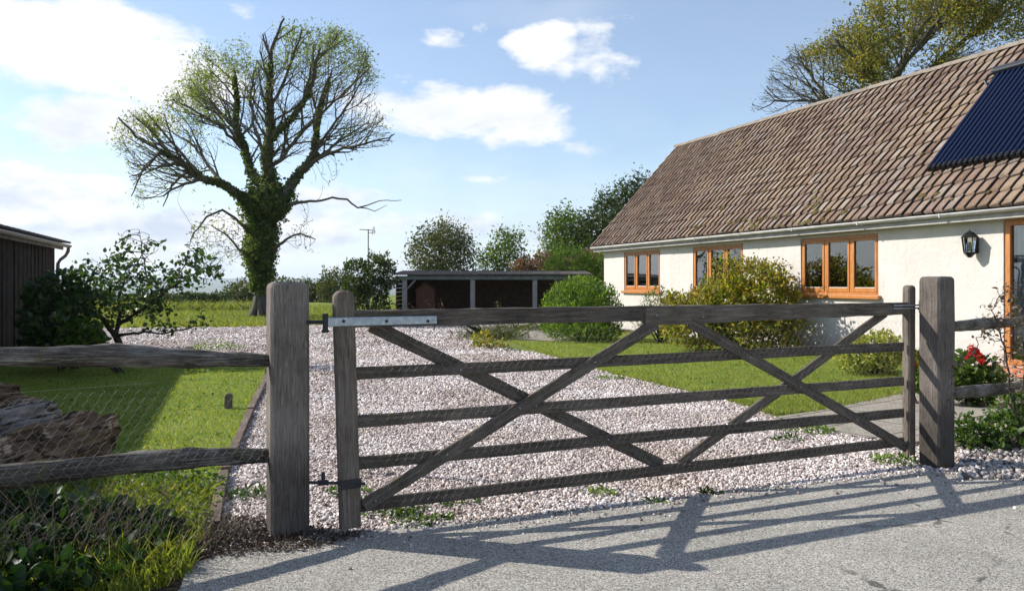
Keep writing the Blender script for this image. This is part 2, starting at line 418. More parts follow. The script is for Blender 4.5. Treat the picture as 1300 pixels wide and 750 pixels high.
def mat_gravel():
    s = NT('gravel_mat', .9, .2)
    vc = s.vor(42, out='Color'); r = s.n('ShaderNodeSeparateColor'); s.l(vc, r.inputs[0])
    c = s.ramp(r.outputs[0], [(0, (.22, .185, .175)), (.22, (.44, .375, .355)), (.5, (.60, .53, .505)), (.8, (.72, .66, .63)), (1, (.90, .86, .82))])
    d = s.vor(52); c = s.mix(s.ramp(d, [(.45, 0.0), (.75, .8)]), c, (.20, .17, .16))
    sp = s.n('ShaderNodeSeparateColor'); s.l(s.vor(17, s.mapv((1, .7, 1)), out='Color'), sp.inputs[0]); c = s.mix(1, c, s.ramp(sp.outputs[0], [(0, .45), (.3, .85), (1, 1.22)]), 'MULTIPLY')
    big = s.ramp(s.noise(.55, 5, .6), [(.35, (.74, .68, .62)), (.62, (1.06, 1.06, 1.06))]); c = s.mix(1, c, big, 'MULTIPLY')
    st = s.ramp(s.noise(.8, 3, .6, s.mapv((.6, 2.4, 1))), [(.36, .82), (.5, 1.0)]); c = s.mix(.8, c, st, 'MULTIPLY')
    s.color(c); inv = s.math('SUBTRACT', 1.0, d); s.bump(inv, .9, .02); return s.m
def mat_stone(name='stone_mat', tint=(1, 1, 1)):
    s = NT(name, .85, .25)
    c = s.ramp(s.island(), [(0, (.12, .10, .095)), (.2, (.34, .28, .265)), (.4, (.54, .465, .44)), (.6, (.62, .565, .54)), (.85, (.76, .70, .67)), (1, (.92, .89, .85))])
    big = s.ramp(s.noise(.55, 5, .6), [(.35, (.74, .68, .62)), (.62, (1.06, 1.06, 1.06))]); c = s.mix(1, c, big, 'MULTIPLY')
    s.color(s.mix(1, c, tint, 'MULTIPLY')); return s.m
def mat_road():
    s = NT('road_mat', .85, .3)
    vs = s.n('ShaderNodeSeparateColor'); s.l(s.vor(150, out='Color'), vs.inputs[0]); c = s.ramp(vs.outputs[0], [(0, (.18, .16, .135)), (.25, (.46, .42, .36)), (.6, (.64, .60, .53)), (.88, (.80, .76, .68)), (1, (.92, .89, .82))])
    c = s.mix(s.ramp(s.vor(150), [(.5, 0.0), (.8, .8)]), c, (.12, .11, .095))
    ck = s.vor(.75, s.mapv((1, 1, 1)), 'DISTANCE_TO_EDGE'); ck = s.ramp(s.math('ADD', ck, s.math('MULTIPLY', s.math('SUBTRACT', s.noise(7, 5, .7), .5), .10)), [(.0, .75), (.006, 0.0)]); c = s.mix(s.math('MULTIPLY', ck, s.ramp(s.noise(.6, 2), [(.5, 0.0), (.6, 1.0)])), c, (.06, .055, .05))
    b = s.ramp(s.noise(1.3, 6, .7), [(.3, .86), (.7, 1.2)]); c = s.mix(1, c, b, 'MULTIPLY')
    vd = s.vor(75); pass
    fl = s.ramp(s.noise(7, 4, .8), [(.62, 0.0), (.70, .5)]); c = s.mix(fl, c, (.17, .155, .13))
    s.color(c); s.bump(s.noise(150, 3, .8), 1, .02, s.bump(s.noise(30, 3), .6, .02)); return s.m
def mat_path():
    s = NT('path_mat', .9, .2)
    c = s.ramp(s.noise(6, 7, .7), [(.3, (.25, .22, .18)), (.7, (.40, .36, .30))])
    c = s.mix(1, c, s.ramp(s.noise(80, 3, .7), [(.35, .7), (.6, 1.1)]), 'MULTIPLY')
    br = s.n('ShaderNodeTexBrick'); br.inputs['Scale'].default_value = 1.0; br.inputs['Mortar Size'].default_value = .012
    br.inputs['Brick Width'].default_value = .9; br.inputs['Row Height'].default_value = .6; br.offset = .5
    s.l(s.mapv((1, 1, 1), rot=(0, 0, R(-35))), br.inputs[0]); c = s.mix(br.outputs['Fac'], c, (.07, .065, .05))
    s.color(c); s.bump(s.noise(80, 3, .7), .5, .006); return s.m
def mat_soil():
    s = NT('soil_mat', .95, .1); c = s.ramp(s.noise(14, 6, .7), [(.3, (.035, .025, .018)), (.7, (.13, .095, .065))]); s.color(c)
    s.bump(s.noise(50, 4, .8), 1, .03); return s.m
# ------------------------------------------------------------ terrain
def terrain():
    rs = [0, 2, 4, 6, 9, 12, 16, 20, 25, 30, 36, 42, 50, 60, 70, 80, 88, 95, 105, 120, 150, 200, 270, 360, 480, 650, 900, 1300, 1800, 2500, 3500, 5000, 6500, 7600, 8600, 9600, 11000]
    ns = 220; V = [(0, 0, 0)]; Fc = []
    def ss(a, b, x): q = min(1, max(0, (x-a)/(b-a))); return q*q*(3-2*q)
    for r in rs[1:]:
        for k in range(ns):
            a = 2*math.pi*k/ns; x = r*math.sin(a); y = r*math.cos(a)
            z = -46*ss(88, 620, r)-8*ss(600, 2500, r)+(108+26*mnoise.noise(Vector((math.sin(a)*3, math.cos(a)*3, 0)))+10*mnoise.noise(Vector((math.sin(a)*14, math.cos(a)*14, 2))))*ss(4600, 8600, r)
            if r > 150: z += 5*mnoise.noise(Vector((x/700, y/700, 1)))
            V.append((x, y, z))
    for k in range(ns): Fc.append((0, 1+(k+1) % ns, 1+k))
    for i in range(len(rs)-2):
        b = 1+i*ns
        for k in range(ns): Fc.append((b+k, b+(k+1) % ns, b+ns+(k+1) % ns, b+ns+k))
    me = pymesh('ground', V, Fc); bm = bmesh.new(); bm.from_mesh(me); bmesh.ops.recalc_face_normals(bm, faces=bm.faces)
    if sum(f.normal.z for f in bm.faces) < 0: bmesh.ops.reverse_faces(bm, faces=bm.faces)
    bm.to_mesh(me); bm.free(); o = link('ground', me, mat_field(), smooth=True); tag(o, kind='structure')
terrain()
def g2(px, py): v = G(px, py); return (v.x, v.y)
M_lawn = mat_lawn(); M_gravel = mat_gravel(); M_stone = mat_stone(); M_soil = mat_soil(); M_path = mat_path()
GRAVEL = [(-1.2, 3.7), (-1.62, 4.2), g2(268, 675), g2(289, 605), g2(322, 525), g2(345, 470), (-4.9, 15.6), (-8.6, 16.6), (-12.5, 19.0), (-14.8, 22.0), (-15.5, 25.6), (-9.2, 26.6), (-6, 28.3), (1.2, 30.2),
          (1.1, 27.8), (.25, 24.3), (-.75, 22.6), (-.55, 19.2), g2(700, 453), g2(745, 467), g2(800, 481), g2(870, 497), g2(930, 512), (2.95, 8.75), (3.05, 8.2), (3.25, 7.75), (3.55, 7.4), (4.3, 7.2), (4.0, 6.2), (3.6, 5.2), (2, 4.2)]
_, GRAVEL_P = flat_sheet('gravel_drive', GRAVEL, .004, M_gravel, rough=.06)
RIGHT_LAWN = [g2(648, 434), g2(700, 451), g2(745, 465.5), g2(800, 479), g2(870, 495), g2(930, 510), (3.0, 8.95), (3.6, 9.25), (5.25, 10.65), (7.4, 12.3), (8.0, 13.0), (3.2, 26.7), (1.6, 30), (1.0, 27.5), (1.25, 23.3), (2.3, 20.6), (1.4, 19.9)]
_, RL_P = flat_sheet('lawn', RIGHT_LAWN, .010, M_lawn, rough=.04)
LEFT_LAWN = [(-1.75, 4.35), g2(264, 675), g2(285, 605), g2(318, 525), g2(339, 470), (-4.8, 15.4), (-8.5, 16.4), (-13, 16.5), (-13, 6), (-9, 1.5), (-4, 3.0), (-1.9, 4.1)]
_, LL_P = flat_sheet('lawn', LEFT_LAWN, .012, M_lawn, rough=.04)
PATH1 = [(2.95, 8.75), (3.6, 9.2), (5.25, 10.6), (7.4, 12.25), (8.9, 13.2), (9.5, 12.2), (7.4, 9.9), (6.0, 8.6), (4.6, 7.65), (3.7, 7.35), (3.25, 7.7), (3.05, 8.2)]
flat_sheet('path', PATH1, .016, M_path, rough=.02)
flat_sheet('path', [(.9, 27.6), (.3, 24.0), (.0, 21.0), (1.6, 19.6), (2.5, 20.6), (1.35, 23.4)], .016, M_path, rough=.05)
SOIL_R = [(3.65, 7.3), (4.3, 6.35), (6.5, 6.1), (9, 6.6), (9.5, 9), (7.4, 9.5), (6.0, 8.3), (4.6, 7.45)]
flat_sheet('soil_bed', SOIL_R, .020, M_soil, rough=.06)
flat_sheet('soil_bed', [(-2.2, 4.15), (-1.95, 4.6), (-1.5, 4.75), (-1.15, 4.6), (-.9, 4.55), (-1, 4.2), (-1, 3.9), (-2.0, 3.4)], .018, M_soil, rough=.06)
# flower border against the house
flat_sheet('soil_bed', [(3.3, 24.2), (4.3, 21.3), (5.35, 18.3), (6.2, 15.9), (7.6, 12.7), (8.1, 12.9), (7.5, 14.7), (5.9, 19.3), (3.3, 26.2)], .015, M_soil, rough=.05)
ROAD = [g2(150, 830), g2(225, 752), g2(234, 722), g2(290, 704), g2(345, 694), g2(420, 681), g2(500, 673), g2(640, 661), g2(760, 646), g2(900, 631), g2(1040, 613), g2(1160, 601), g2(1230, 604), g2(1300, 611), (4.6, 5.75), (8, 6.0), (14, 8), (16, 3), (14, -6), (-12, -6), (-6, 0), (-2.4, 2.6)]
_, ROAD_P = flat_sheet('road', ROAD, .024, mat_road(), rough=.05, sub=.15)
# ------------------------------------------------------------ loose stones
def stones(name, pts, size, m, label, cat=None, kind='stuff', sizevar=.5):
    n = len(pts); cube = np.array([[x, y, z] for x in (-1, 1) for y in (-1, 1) for z in (-1, 1)], float)*.5
    v = cube[None]*rng.uniform(.45, 1.25, (n, 1, 3))+rng.normal(size=(n, 8, 3))*.13
    q = rng.normal(size=(n, 4)); q /= np.linalg.norm(q, axis=1, keepdims=True); a, b, c, d = q.T
    Rm = np.stack([1-2*(c*c+d*d), 2*(b*c-a*d), 2*(b*d+a*c), 2*(b*c+a*d), 1-2*(b*b+d*d), 2*(c*d-a*b), 2*(b*d-a*c), 2*(c*d+a*b), 1-2*(b*b+c*c)], 1).reshape(n, 3, 3)
    v = np.einsum('nij,nkj->nki', Rm, v)*(size*(1+sizevar*rng.normal(size=n)).clip(.4, 2.2))[:, None, None]
    v += np.asarray(pts)[:, None]
    f = np.array([[0, 1, 3, 2], [4, 6, 7, 5], [0, 4, 5, 1], [2, 3, 7, 6], [0, 2, 6, 4], [1, 5, 7, 3]])
    f = (np.arange(n)*8)[:, None, None]+f[None]
    o = link(name, npmesh(name, v.reshape(-1, 3), f.reshape(-1, 4)), m); tag(o, label, cat, kind=kind); return o
def scatter(poly, n, ymin, ymax, power=1.0, xmin=-99, xmax=99):
    out = []; k = 0
    P0 = np.array(poly); lo = P0.min(0); hi = P0.max(0)
    while k < n:
        Y = ymin+(ymax-ymin)*rng.uniform(0, 1, n)**power; X = rng.uniform(max(lo[0], xmin), min(hi[0], xmax), n)
        ok = in_poly(X, Y, poly); q = np.stack([X, Y], 1)[ok]; out.append(q); k += len(q)
        if ok.sum() == 0: break
    return np.concatenate(out)[:n]
q = np.concatenate([scatter(GRAVEL_P, int(230000*DENS), 3.9, 9.5, 1.35, -3.4, 4.4), scatter(GRAVEL_P, int(120000*DENS), 9.0, 17, 1.25, -6, 4.4), scatter(GRAVEL_P, int(95000*DENS), 15.5, 29, 1.1, -16, 2)])
ok = ~in_poly(q[:, 0], q[:, 1], ROAD_P)
edge_keep = rng.uniform(size=len(q)) < .0
q = q[ok | edge_keep]
pz = np.where(in_poly(q[:, 0], q[:, 1], ROAD_P), .03, rng.uniform(.002, .013, len(q)))
stones('gravel_stones', np.column_stack([q, pz]), np.where(q[:, 1] > 9.2, .0155+.011*np.clip((q[:, 1]-13)/7, 0, 1), .0122), M_stone, 'pinkish white crushed stones lying loose over the drive')
# stones kicked over the road edge
ed = []
for i in range(int(1700*DENS)):
    x = rng.uniform(380, 1300); y0 = np.interp(x, [345, 500, 640, 900, 1160, 1300], [692, 673, 661, 631, 601, 611])
    v = G(x, y0+(abs(rng.normal())**2*2.2+.3 if i % 5 else abs(rng.normal())*16)); ed.append((v.x, v.y, .028))
stones('road_stones', np.array(ed), .0095, M_stone, 'stray chips kicked from the drive onto the road edge')
# ============================================================ materials for made things
def mat_wood(name, dark, mid, light, moss=0.0, rough=.88, gscale=1.0):
    s = NT(name, rough, .2)
    g = s.noise(6*gscale, 8, .72, s.mapv((.7, 14, 14)), .6); f = s.noise(45*gscale, 3, .6, s.mapv((.35, 9, 9)))
    c = s.ramp(g, [(.30, dark), (.5, mid), (.70, light)])
    c = s.mix(1, c, s.ramp(f, [(.35, .55), (.55, 1.1)]), 'MULTIPLY')
    c = s.mix(s.ramp(s.noise(2.2, 5, .7), [(.45, 0.0), (.75, .5)]), c, light)
    oi = s.n('ShaderNodeObjectInfo'); c = s.mix(1, c, s.ramp(oi.outputs['Random'], [(0, .85), (1, 1.25)]), 'MULTIPLY')
    c = s.mix(s.ramp(s.noise(55, 3, .8), [(.66, 0.0), (.70, .35)]), c, (.34, .34, .29))
    if moss: c = s.mix(s.ramp(s.noise(7, 6, .75), [(.58, 0.0), (.68, moss)]), c, (.13, .115, .03))
    s.color(c); s.bump(f, .7, .006, s.bump(g, .7, .012)); return s.m
M_gate = mat_wood('gate_timber_mat', (.034, .027, .022), (.100, .082, .067), (.24, .20, .165), .5)
M_stile = mat_wood('stile_timber_mat', (.050, .040, .032), (.13, .105, .085), (.25, .21, .175), .1)
M_post = mat_wood('post_timber_mat', (.06, .05, .043), (.15, .125, .108), (.29, .255, .225), .12, gscale=1.3)
M_rail = mat_wood('split_rail_mat', (.018, .015, .012), (.07, .06, .05), (.36, .33, .30), .8)
PB = M_post.node_tree; _b = PB.nodes['Principled BSDF']; _src = _b.inputs['Base Color'].links[0].from_socket
_tc = PB.nodes.new('ShaderNodeTexCoord'); _sx = PB.nodes.new('ShaderNodeSeparateXYZ'); PB.links.new(_tc.outputs['Object'], _sx.inputs[0]); _nz = PB.nodes.new('ShaderNodeTexNoise'); _nz.inputs['Scale'].default_value = 9; _ad = PB.nodes.new('ShaderNodeMath'); _ad.operation = 'MULTIPLY_ADD'; _ad.inputs[1].default_value = .22; PB.links.new(_nz.outputs[0], _ad.inputs[0]); PB.links.new(_sx.outputs[0], _ad.inputs[2])
_ab = PB.nodes.new('ShaderNodeMath'); _ab.operation = 'ABSOLUTE'; PB.links.new(_sx.outputs[0], _ab.inputs[0]); PB.links.new(_ab.outputs[0], _ad.inputs[2])
_mr = PB.nodes.new('ShaderNodeMapRange'); _mr.inputs[1].default_value = .45; _mr.inputs[2].default_value = .80; _mr.inputs[3].default_value = .55; _mr.inputs[4].default_value = 1.08; PB.links.new(_ad.outputs[0], _mr.inputs[0])
_mx = PB.nodes.new('ShaderNodeMix'); _mx.data_type = 'RGBA'; _mx.blend_type = 'MULTIPLY'; _mx.inputs[0].default_value = 1; PB.links.new(_src, _mx.inputs[6]); PB.links.new(_mr.outputs[0], _mx.inputs[7]); PB.links.new(_mx.outputs[2], _b.inputs['Base Color'])   # damp foot of the posts
def mat_plain(name, c, rough=.5, metal=0.0, spec=.4, nz=0.0, scale=20, bumpd=0.0):
    s = NT(name, rough, spec); s.b.inputs['Metallic'].default_value = metal
    if nz: s.color(s.mix(1, c, s.ramp(s.noise(scale, 5, .65), [(.3, 1-nz), (.7, 1+nz*.5)]), 'MULTIPLY'))
    else: s.color(c)
    if bumpd: s.bump(s.noise(scale*2, 4, .7), .6, bumpd)
    return s.m
M_galv = mat_plain('galvanised_mat', (.42, .46, .50), .45, .75, .5, .35, 30)
M_iron = mat_plain('dark_iron_mat', (.04, .04, .045), .5, .6, .5, .3, 40)
M_wire = mat_plain('wire_mat', (.30, .27, .24), .6, .5)
M_black = mat_plain('black_metal_mat', (.02, .02, .022), .35, .3)
# ------------------------------------------------------------ gate
GA = Vector((-.92, 4.65, 0)); GD = Vector((.912, .41, 0)).normalized(); GANG = math.atan2(GD.y, GD.x)
def gp(px, py, A=GA, D=GD):
    k = (px-650)/F; s = (k*A.y-A.x)/(D.x-k*D.y); Y = A.y+D.y*s
    return s, CAM_H-(py-HOR)/F*Y
def frame_obj(name, me, m, parent, M, smooth=False):
    o = link(name, me, m, parent, world=False, smooth=smooth); o.matrix_local = M; return o
def along(p0, p1, up=Vector((0, 1, 0))):
    """matrix whose X runs p0->p1 and whose Y is the board's thickness direction"""
    x = (p1-p0).normalized(); y = (up-x*up.dot(x)).normalized(); z = x.cross(y)
    return Matrix.Translation(p0) @ Matrix((x, y, z)).transposed().to_4x4()
def board_mesh(L, w0, w1, th, jit=.0015, n=None, bev=.004, seed=0):
    n = n or max(3, int(L/.06)); V = []; Fc = []
    for i in range(n+1):
        x = L*i/n; w = w0+(w1-w0)*i/n; h = w/2; t = th/2
        prof = [(-t+bev, -h), (t-bev, -h), (t, -h+bev), (t, h-bev), (t-bev, h), (-t+bev, h), (-t, h-bev), (-t, -h+bev)]
        for k, (y, z) in enumerate(prof):
            nv = mnoise.noise_vector(Vector((x*5+seed*7, y*30+k*.3, z*8)))+1.6*mnoise.noise_vector(Vector((x*1.1+seed*3, 0, 0)))*(1 if th < .05 and i not in (0, n) else .5)+.6*mnoise.noise_vector(Vector((x*22+seed, k*2.0, 1)))
            V.append((x+(nv.x*jit*2 if i in (0, n) else 0), y+nv.y*jit, z+nv.z*jit*1.6))
    for i in range(n):
        for k in range(8): Fc.append((i*8+k, i*8+(k+1) % 8, i*8+8+(k+1) % 8, i*8+8+k))
    Fc.append(tuple(range(7, -1, -1))); Fc.append(tuple(n*8+k for k in range(8)))
    me = pymesh('board', V, Fc); bm = bmesh.new(); bm.from_mesh(me); bmesh.ops.recalc_face_normals(bm, faces=bm.faces); bm.to_mesh(me); bm.free(); return me
_bs = [0]
def board(name, a, b, w0, th, y, m, parent, w1=None, jit=.0015):
    p0 = Vector((a[0], y, a[1])); p1 = Vector((b[0], y, b[1])); _bs[0] += 1
    return frame_obj(name, board_mesh((p1-p0).length, w0, w0 if w1 is None else w1, th, jit, seed=_bs[0]), m, parent, along(p0, p1))
def rounded_post(name, w, d, h, m, parent=None, top='round', loc=None, M=None, chamfer=.012, jit=.0025, seed=1):
    """square post standing on z=0; its outline in the XZ plane has a rounded or bevelled head"""
    bm = bmesh.new(); pr = []
    nz = max(6, int(h/.07)); hh = h-(w*.42 if top == 'round' else .035)
    right = [(w/2, hh*i/nz) for i in range(nz+1)]
    if top == 'round': cap = [(w/2*math.cos(t), hh+w*.42*math.sin(t)) for t in [math.pi*k/12 for k in range(1, 12)]]
    else: cap = [(w/2-.006, hh+.02), (w/2-.03, h), (0, h+.002), (-w/2+.03, h), (-w/2+.006, hh+.02)]
    left = [(-x, z) for x, z in reversed(right)]
    prof = right+cap+left; ys = [-d/2, -d/2+chamfer, 0, d/2-chamfer, d/2]; rings = []
    for j, y in enumerate(ys):
        sc_ = 1-(chamfer/(w/2) if j in (0, 4) else 0); ring = []
        for (x, z) in prof:
            zz = z if j not in (0, 4) else min(z, h-chamfer)
            nv = mnoise.noise_vector(Vector((x*9+seed*3.1, y*9, z*3)))*jit
            ring.append(bm.verts.new((x*sc_+nv.x, y+nv.y, zz)))
        rings.append(ring)
    N = len(prof)
    for a, b in zip(rings, rings[1:]):
        for k in range(N-1): bm.faces.new((a[k], a[k+1], b[k+1], b[k]))
    bm.faces.new(rings[0][::-1]); bm.faces.new(rings[-1])
    me = bm_mesh(name, bm)
    # grain along local X: store the mesh lying down, stand the object up
    me.transform(Matrix.Rotation(R(90), 4, 'Y')); up = Matrix.Rotation(R(-90), 4, 'Y')
    o = bpy.data.objects.new(name, me); col.objects.link(o); me.materials.append(m)
    if parent: o.parent = parent
    o.matrix_local = (M if M is not None else Matrix.Translation(loc or (0, 0, 0))) @ up
    return o
def hexnet(name, W, H, cell, r, m, parent, M, sag=.006, seed=0, keep=None, slant=0):
    """hexagonal wire netting in the XZ plane"""
    cw = cell; rh = cell*.8; tw = cell*.28; E = []
    nx = int(W/cw)+1; nz = int(H/rh)+1
    def pt(x, z):
        v = mnoise.noise_vector(Vector((x*2.3, z*2.3, seed))); f = mnoise.noise_vector(Vector((x*9, z*9, seed+4)))
        return (x+v.x*.010+f.x*.003, v.y*sag+f.y*.002, min(max(0, z+v.z*.010+f.z*.003), H))
    for j in range(nz):
        ox = (j % 2)*cw/2
        for i in range(nx):
            x = i*cw+ox; z = j*rh
            if z+rh > H or x+cw/2 > W: continue
            if keep and not keep(x, z): continue
            E.append((pt(x, z), pt(x, z+tw))); E.append((pt(x, z+tw), pt(x+cw/2, z+rh))); 
            if x-cw/2 >= 0: E.append((pt(x, z+tw), pt(x-cw/2, z+rh)))
    E.append(((0, 0, H), (W, 0, H)))
    E = np.array(E, float); p0 = E[:, 0]; p1 = E[:, 1]; d = p1-p0; d /= np.maximum(np.linalg.norm(d, axis=1, keepdims=True), 1e-9)
    a = np.cross(d, np.array([[0, 1., 0]])); a /= np.maximum(np.linalg.norm(a, axis=1, keepdims=True), 1e-9); c = np.cross(d, a)
    th = 2*np.pi*np.arange(3)/3; ring = (a[:, None]*np.cos(th)[None, :, None]+c[:, None]*np.sin(th)[None, :, None])*r
    v = np.concatenate([p0[:, None]+ring, p1[:, None]+ring], 1).reshape(-1, 3)
    f = np.array([[0, 1, 4, 3], [1, 2, 5, 4], [2, 0, 3, 5]]); f = (np.arange(len(E))*6)[:, None, None]+f[None]
    return frame_obj(name, npmesh(name, v, f.reshape(-1, 4)), m, parent, M)
gate = empty('field_gate', GA, 'wide weathered timber five bar gate closed across the gravel drive', 'gate', rz=GANG)
s_l = gp(450, 500)[0]; s_r = gp(1146, 480)[0]
def mp(px, py): return gp(px, py)
# heel stile and clapping stile
b0 = mp(444.5, 668); t0 = mp(435.5, 368); L = math.hypot(t0[0]-b0[0], t0[1]-b0[1]); lean = math.atan2(t0[0]-b0[0], t0[1]-b0[1])
rounded_post('stile', .118, .085, L, M_stile, gate, 'round', M=Matrix.Translation((b0[0], 0, b0[1])) @ Matrix.Rotation(lean, 4, 'Y'), seed=2)
s_c = gp(1149, 480)[0]
cb = mp(1149, 577)[1]; ct = mp(1149, 362)[1]
rounded_post('stile', .085, .075, ct-cb, M_stile, gate, 'round', M=Matrix.Translation((s_c+.045, 0, cb)), seed=5)
# top rail: left length and the deeper right length that overlaps it
a = mp(447, 405.5); b = mp(820, 397.5)
board('top_rail', (a[0], a[1]), (b[0], b[1]), .100, .062, 0, M_gate, gate, .103, jit=.004)
a = mp(817, 400.5); b = mp(1146, 391.5)
board('top_rail', (a[0], a[1]), (b[0]+.02, b[1]), .136, .066, -.001, M_gate, gate, .098, jit=.003)
for i, (pl, pr_) in enumerate([(474.2, 439.7), (534.8, 483.6), (588, 523.8), (642, 560.5)]):
    a = mp(452, pl); b = mp(1145, pr_)
    board('rail', (a[0]-.02, a[1]), (b[0]+.01, b[1]), .073, .026, 0, M_gate, gate)
def brace(pa, pb, y, w):
    a = mp(*pa); b = mp(*pb); board('brace', a, b, w, .024, y, M_gate, gate)
brace((472, 412.5), (842, 591), .0255, .084)
brace((461, 640), (831, 410), -.0255, .080)
brace((873, 409), (1147, 567), -.0255, .076)
brace((865, 590), (1127, 397), .0255, .072)
bm = bmesh.new()
for (px, py, yy) in [(475, 633, -.037), (565, 575, -.037), (657, 517, -.037), (752, 459, -.037), (948, 453, -.037), (1012, 490, -.037), (1083, 531, -.037), (1138, 562, -.037), (584, 469, -.013), (679, 514, -.013), (771, 557, -.013), (922, 538, -.013), (1067, 442, -.013), (1130, 392, -.034), (830, 400, -.034), (889, 402, -.034)]:
    bm = bmesh.new(); s_, z_ = mp(px, py); bm_cyl(bm, (s_, yy+.004, z_), (s_, yy-.006, z_), .006, .005, 8)
    frame_obj('bolt', bm_mesh('bolt', bm), M_galv, gate, Matrix())
hexnet('wire_netting', s_c-.05, 1.12, .052, .0006, M_wire, gate, Matrix.Translation((.03, -.042, .12)), seed=3)
# strap hinge
a = mp(413, 408.5); b = mp(551, 405.5); strap = board('strap_hinge', (a[0], a[1]), (b[0], b[1]), .054, .008, -.048, M_galv, gate, .050, jit=.0003)
Ms = along(Vector((a[0], -.048, a[1])), Vector((b[0], -.048, b[1])))
for px in (434, 488, 540):
    bm = bmesh.new(); s_, z_ = mp(px, 407.2); bm_cyl(bm, (s_, -.052, z_), (s_, -.062, z_), .010, .007, 10)
    frame_obj('bolt', bm_mesh('bolt', bm), M_iron, strap, Ms.inverted())
bm = bmesh.new(); s_, z_ = mp(411, 408.5)
bm_cyl(bm, (s_, -.048, z_-.045), (s_, -.048, z_+.05), .016, n=12); bm_cyl(bm, (s_, -.03, z_), (s_-.10, -.0, z_), .011, n=8)
bm_cyl(bm, (s_, -.048, z_-.06), (s_, -.048, z_-.045), .022, n=12)
frame_obj('hinge_pin', bm_mesh('pin', bm), M_iron, gate, Matrix())
bm = bmesh.new(); s0, z0 = mp(392, 612); s1, z1 = mp(461, 611)
bm_cyl(bm, (s0, 0, z0), (s1, -.055, z1), .009, n=8)
s_, z_ = mp(410, 612); bm_cyl(bm, (s_-.03, -.004, z_), (s_+.03, -.012, z_), .018, n=6); bm_cyl(bm, (s_, -.01, z_), (s_, -.01, z_+.062), .011, n=8)
s_, z_ = mp(443, 611); bm_box(bm, (s_-.064, -.052, z_-.03), (s_+.062, -.044, z_+.022), .002)
frame_obj('lower_hinge', bm_mesh('lower_hinge', bm), M_iron, gate, Matrix())
# latch
bm = bmesh.new(); a = mp(1129, 389.5); e = mp(1165, 389)
bm_box(bm, (a[0], -.050, a[1]-.018), (a[0]+.30, -.040, a[1]-.006), .001); bm_box(bm, (a[0], -.050, a[1]+.006), (a[0]+.30, -.040, a[1]+.018), .001)
bm_cyl(bm, (a[0]+.30, -.045, a[1]-.05), (a[0]+.30, -.045, a[1]+.05), .008, n=8)
frame_obj('latch', bm_mesh('latch', bm), M_galv, gate, Matrix())
bm = bmesh.new(); x0 = a[0]+.30
bm_tube(bm, [(x0, -.045, a[1]-.10), (x0+.004, -.045, a[1]), (x0+.012, -.05, a[1]+.12), (x0+.022, -.055, a[1]+.17)], .005, 6)
bm_tube(bm, [(x0-.02, -.045, a[1]-.02), (x0+.05, -.045, a[1]-.022), (x0+.075, -.04, a[1]-.03)], .006, 6)
frame_obj('latch_lever', bm_mesh('latch_lever', bm), M_iron, gate, Matrix())
# ------------------------------------------------------------ gate posts
gn = Vector((GD.y, -GD.x, 0))
def post(front, w, d, h, label, seed, tilt=0.0):
    c = Vector(front)-gn*(d/2); 
    M = Matrix.Translation(c) @ Matrix.Rotation(GANG, 4, 'Z') @ Matrix.Rotation(tilt, 4, 'Y')
    o = rounded_post('gate_post', w, d, h, M_post, None, 'flat', M=M, chamfer=.016, jit=.004, seed=seed)
    tag(o, label, 'post', 'gate posts'); return o
post((-1.288, 4.58, -.02), .222, .22, 1.525, 'thick grey oak post at the hinge end of the gate', 3)
corner = Vector((3.415, 6.30, -.02)); post(corner+GD*.10, .20, .19, 1.57, 'thick grey oak post striped with shadow at the latch end of the gate', 8, .0)
# ------------------------------------------------------------ split rail fences
def lograil(name, pts, rad, m, parent, seed, n=12, rough=.35, sq=.75):
    """pts world; a cleft rail: flattened, ridged, tapered"""
    pts = [Vector(p) for p in pts]; x = (pts[-1]-pts[0]).normalized(); y = Vector((0, 0, 1)).cross(x).normalized(); z = x.cross(y)
    Ltot = (pts[-1]-pts[0]).length; V = []; Fc = []; N = max(20, int(Ltot/.03))
    ds = [0]; 
    for a, b in zip(pts, pts[1:]): ds.append(ds[-1]+(b-a).length)
    for i in range(N+1):
        u = ds[-1]*i/N; k = max(j for j in range(len(ds)-1) if ds[j] <= u+1e-9); f = (u-ds[k])/(ds[k+1]-ds[k])
        p = pts[k].lerp(pts[k+1], f); r = rad[k]+(rad[k+1]-rad[k])*f; q = p-pts[0]
        for j in range(n):
            t = 2*math.pi*j/n; rr = r*(1+rough*.5*mnoise.noise(Vector((u*1.3+seed, math.cos(t)*1.6, math.sin(t)*1.6)))+rough*.35*mnoise.noise(Vector((u*7+seed, math.cos(t)*4, math.sin(t)*4)))+rough*.3*mnoise.noise(Vector((u*2+seed*2, math.cos(t)*9, math.sin(t)*9))))
            V.append((q.dot(x), q.dot(y)+rr*sq*math.cos(t), q.dot(z)+rr*math.sin(t)))
    for i in range(N):
        for j in range(n): Fc.append((i*n+j, i*n+(j+1) % n, (i+1)*n+(j+1) % n, (i+1)*n+j))
    Fc.append(tuple(range(n-1, -1, -1))); Fc.append(tuple(N*n+j for j in range(n)))
    me = pymesh(name, V, Fc); bm = bmesh.new(); bm.from_mesh(me); bmesh.ops.recalc_face_normals(bm, faces=bm.faces); bm.to_mesh(me); bm.free()
    o = bpy.data.objects.new(name, me); col.objects.link(o); me.materials.append(m)
    M = Matrix.Translation(pts[0]) @ Matrix((x, y, z)).transposed().to_4x4()
    if parent: o.parent = parent; M = Matrix.Translation(-Vector(parent.location)) @ M
    o.matrix_local = M; me.polygons.foreach_set('use_smooth', [True]*len(me.polygons)); return o
LF0 = Vector((-1.40, 4.66, 0)); LFd = Vector((-.79, -.61, 0)).normalized()
def lf(s, z, off=0): p = LF0+LFd*s+Vector((-.61, .79, 0))*off; return Vector((p.x, p.y, z))
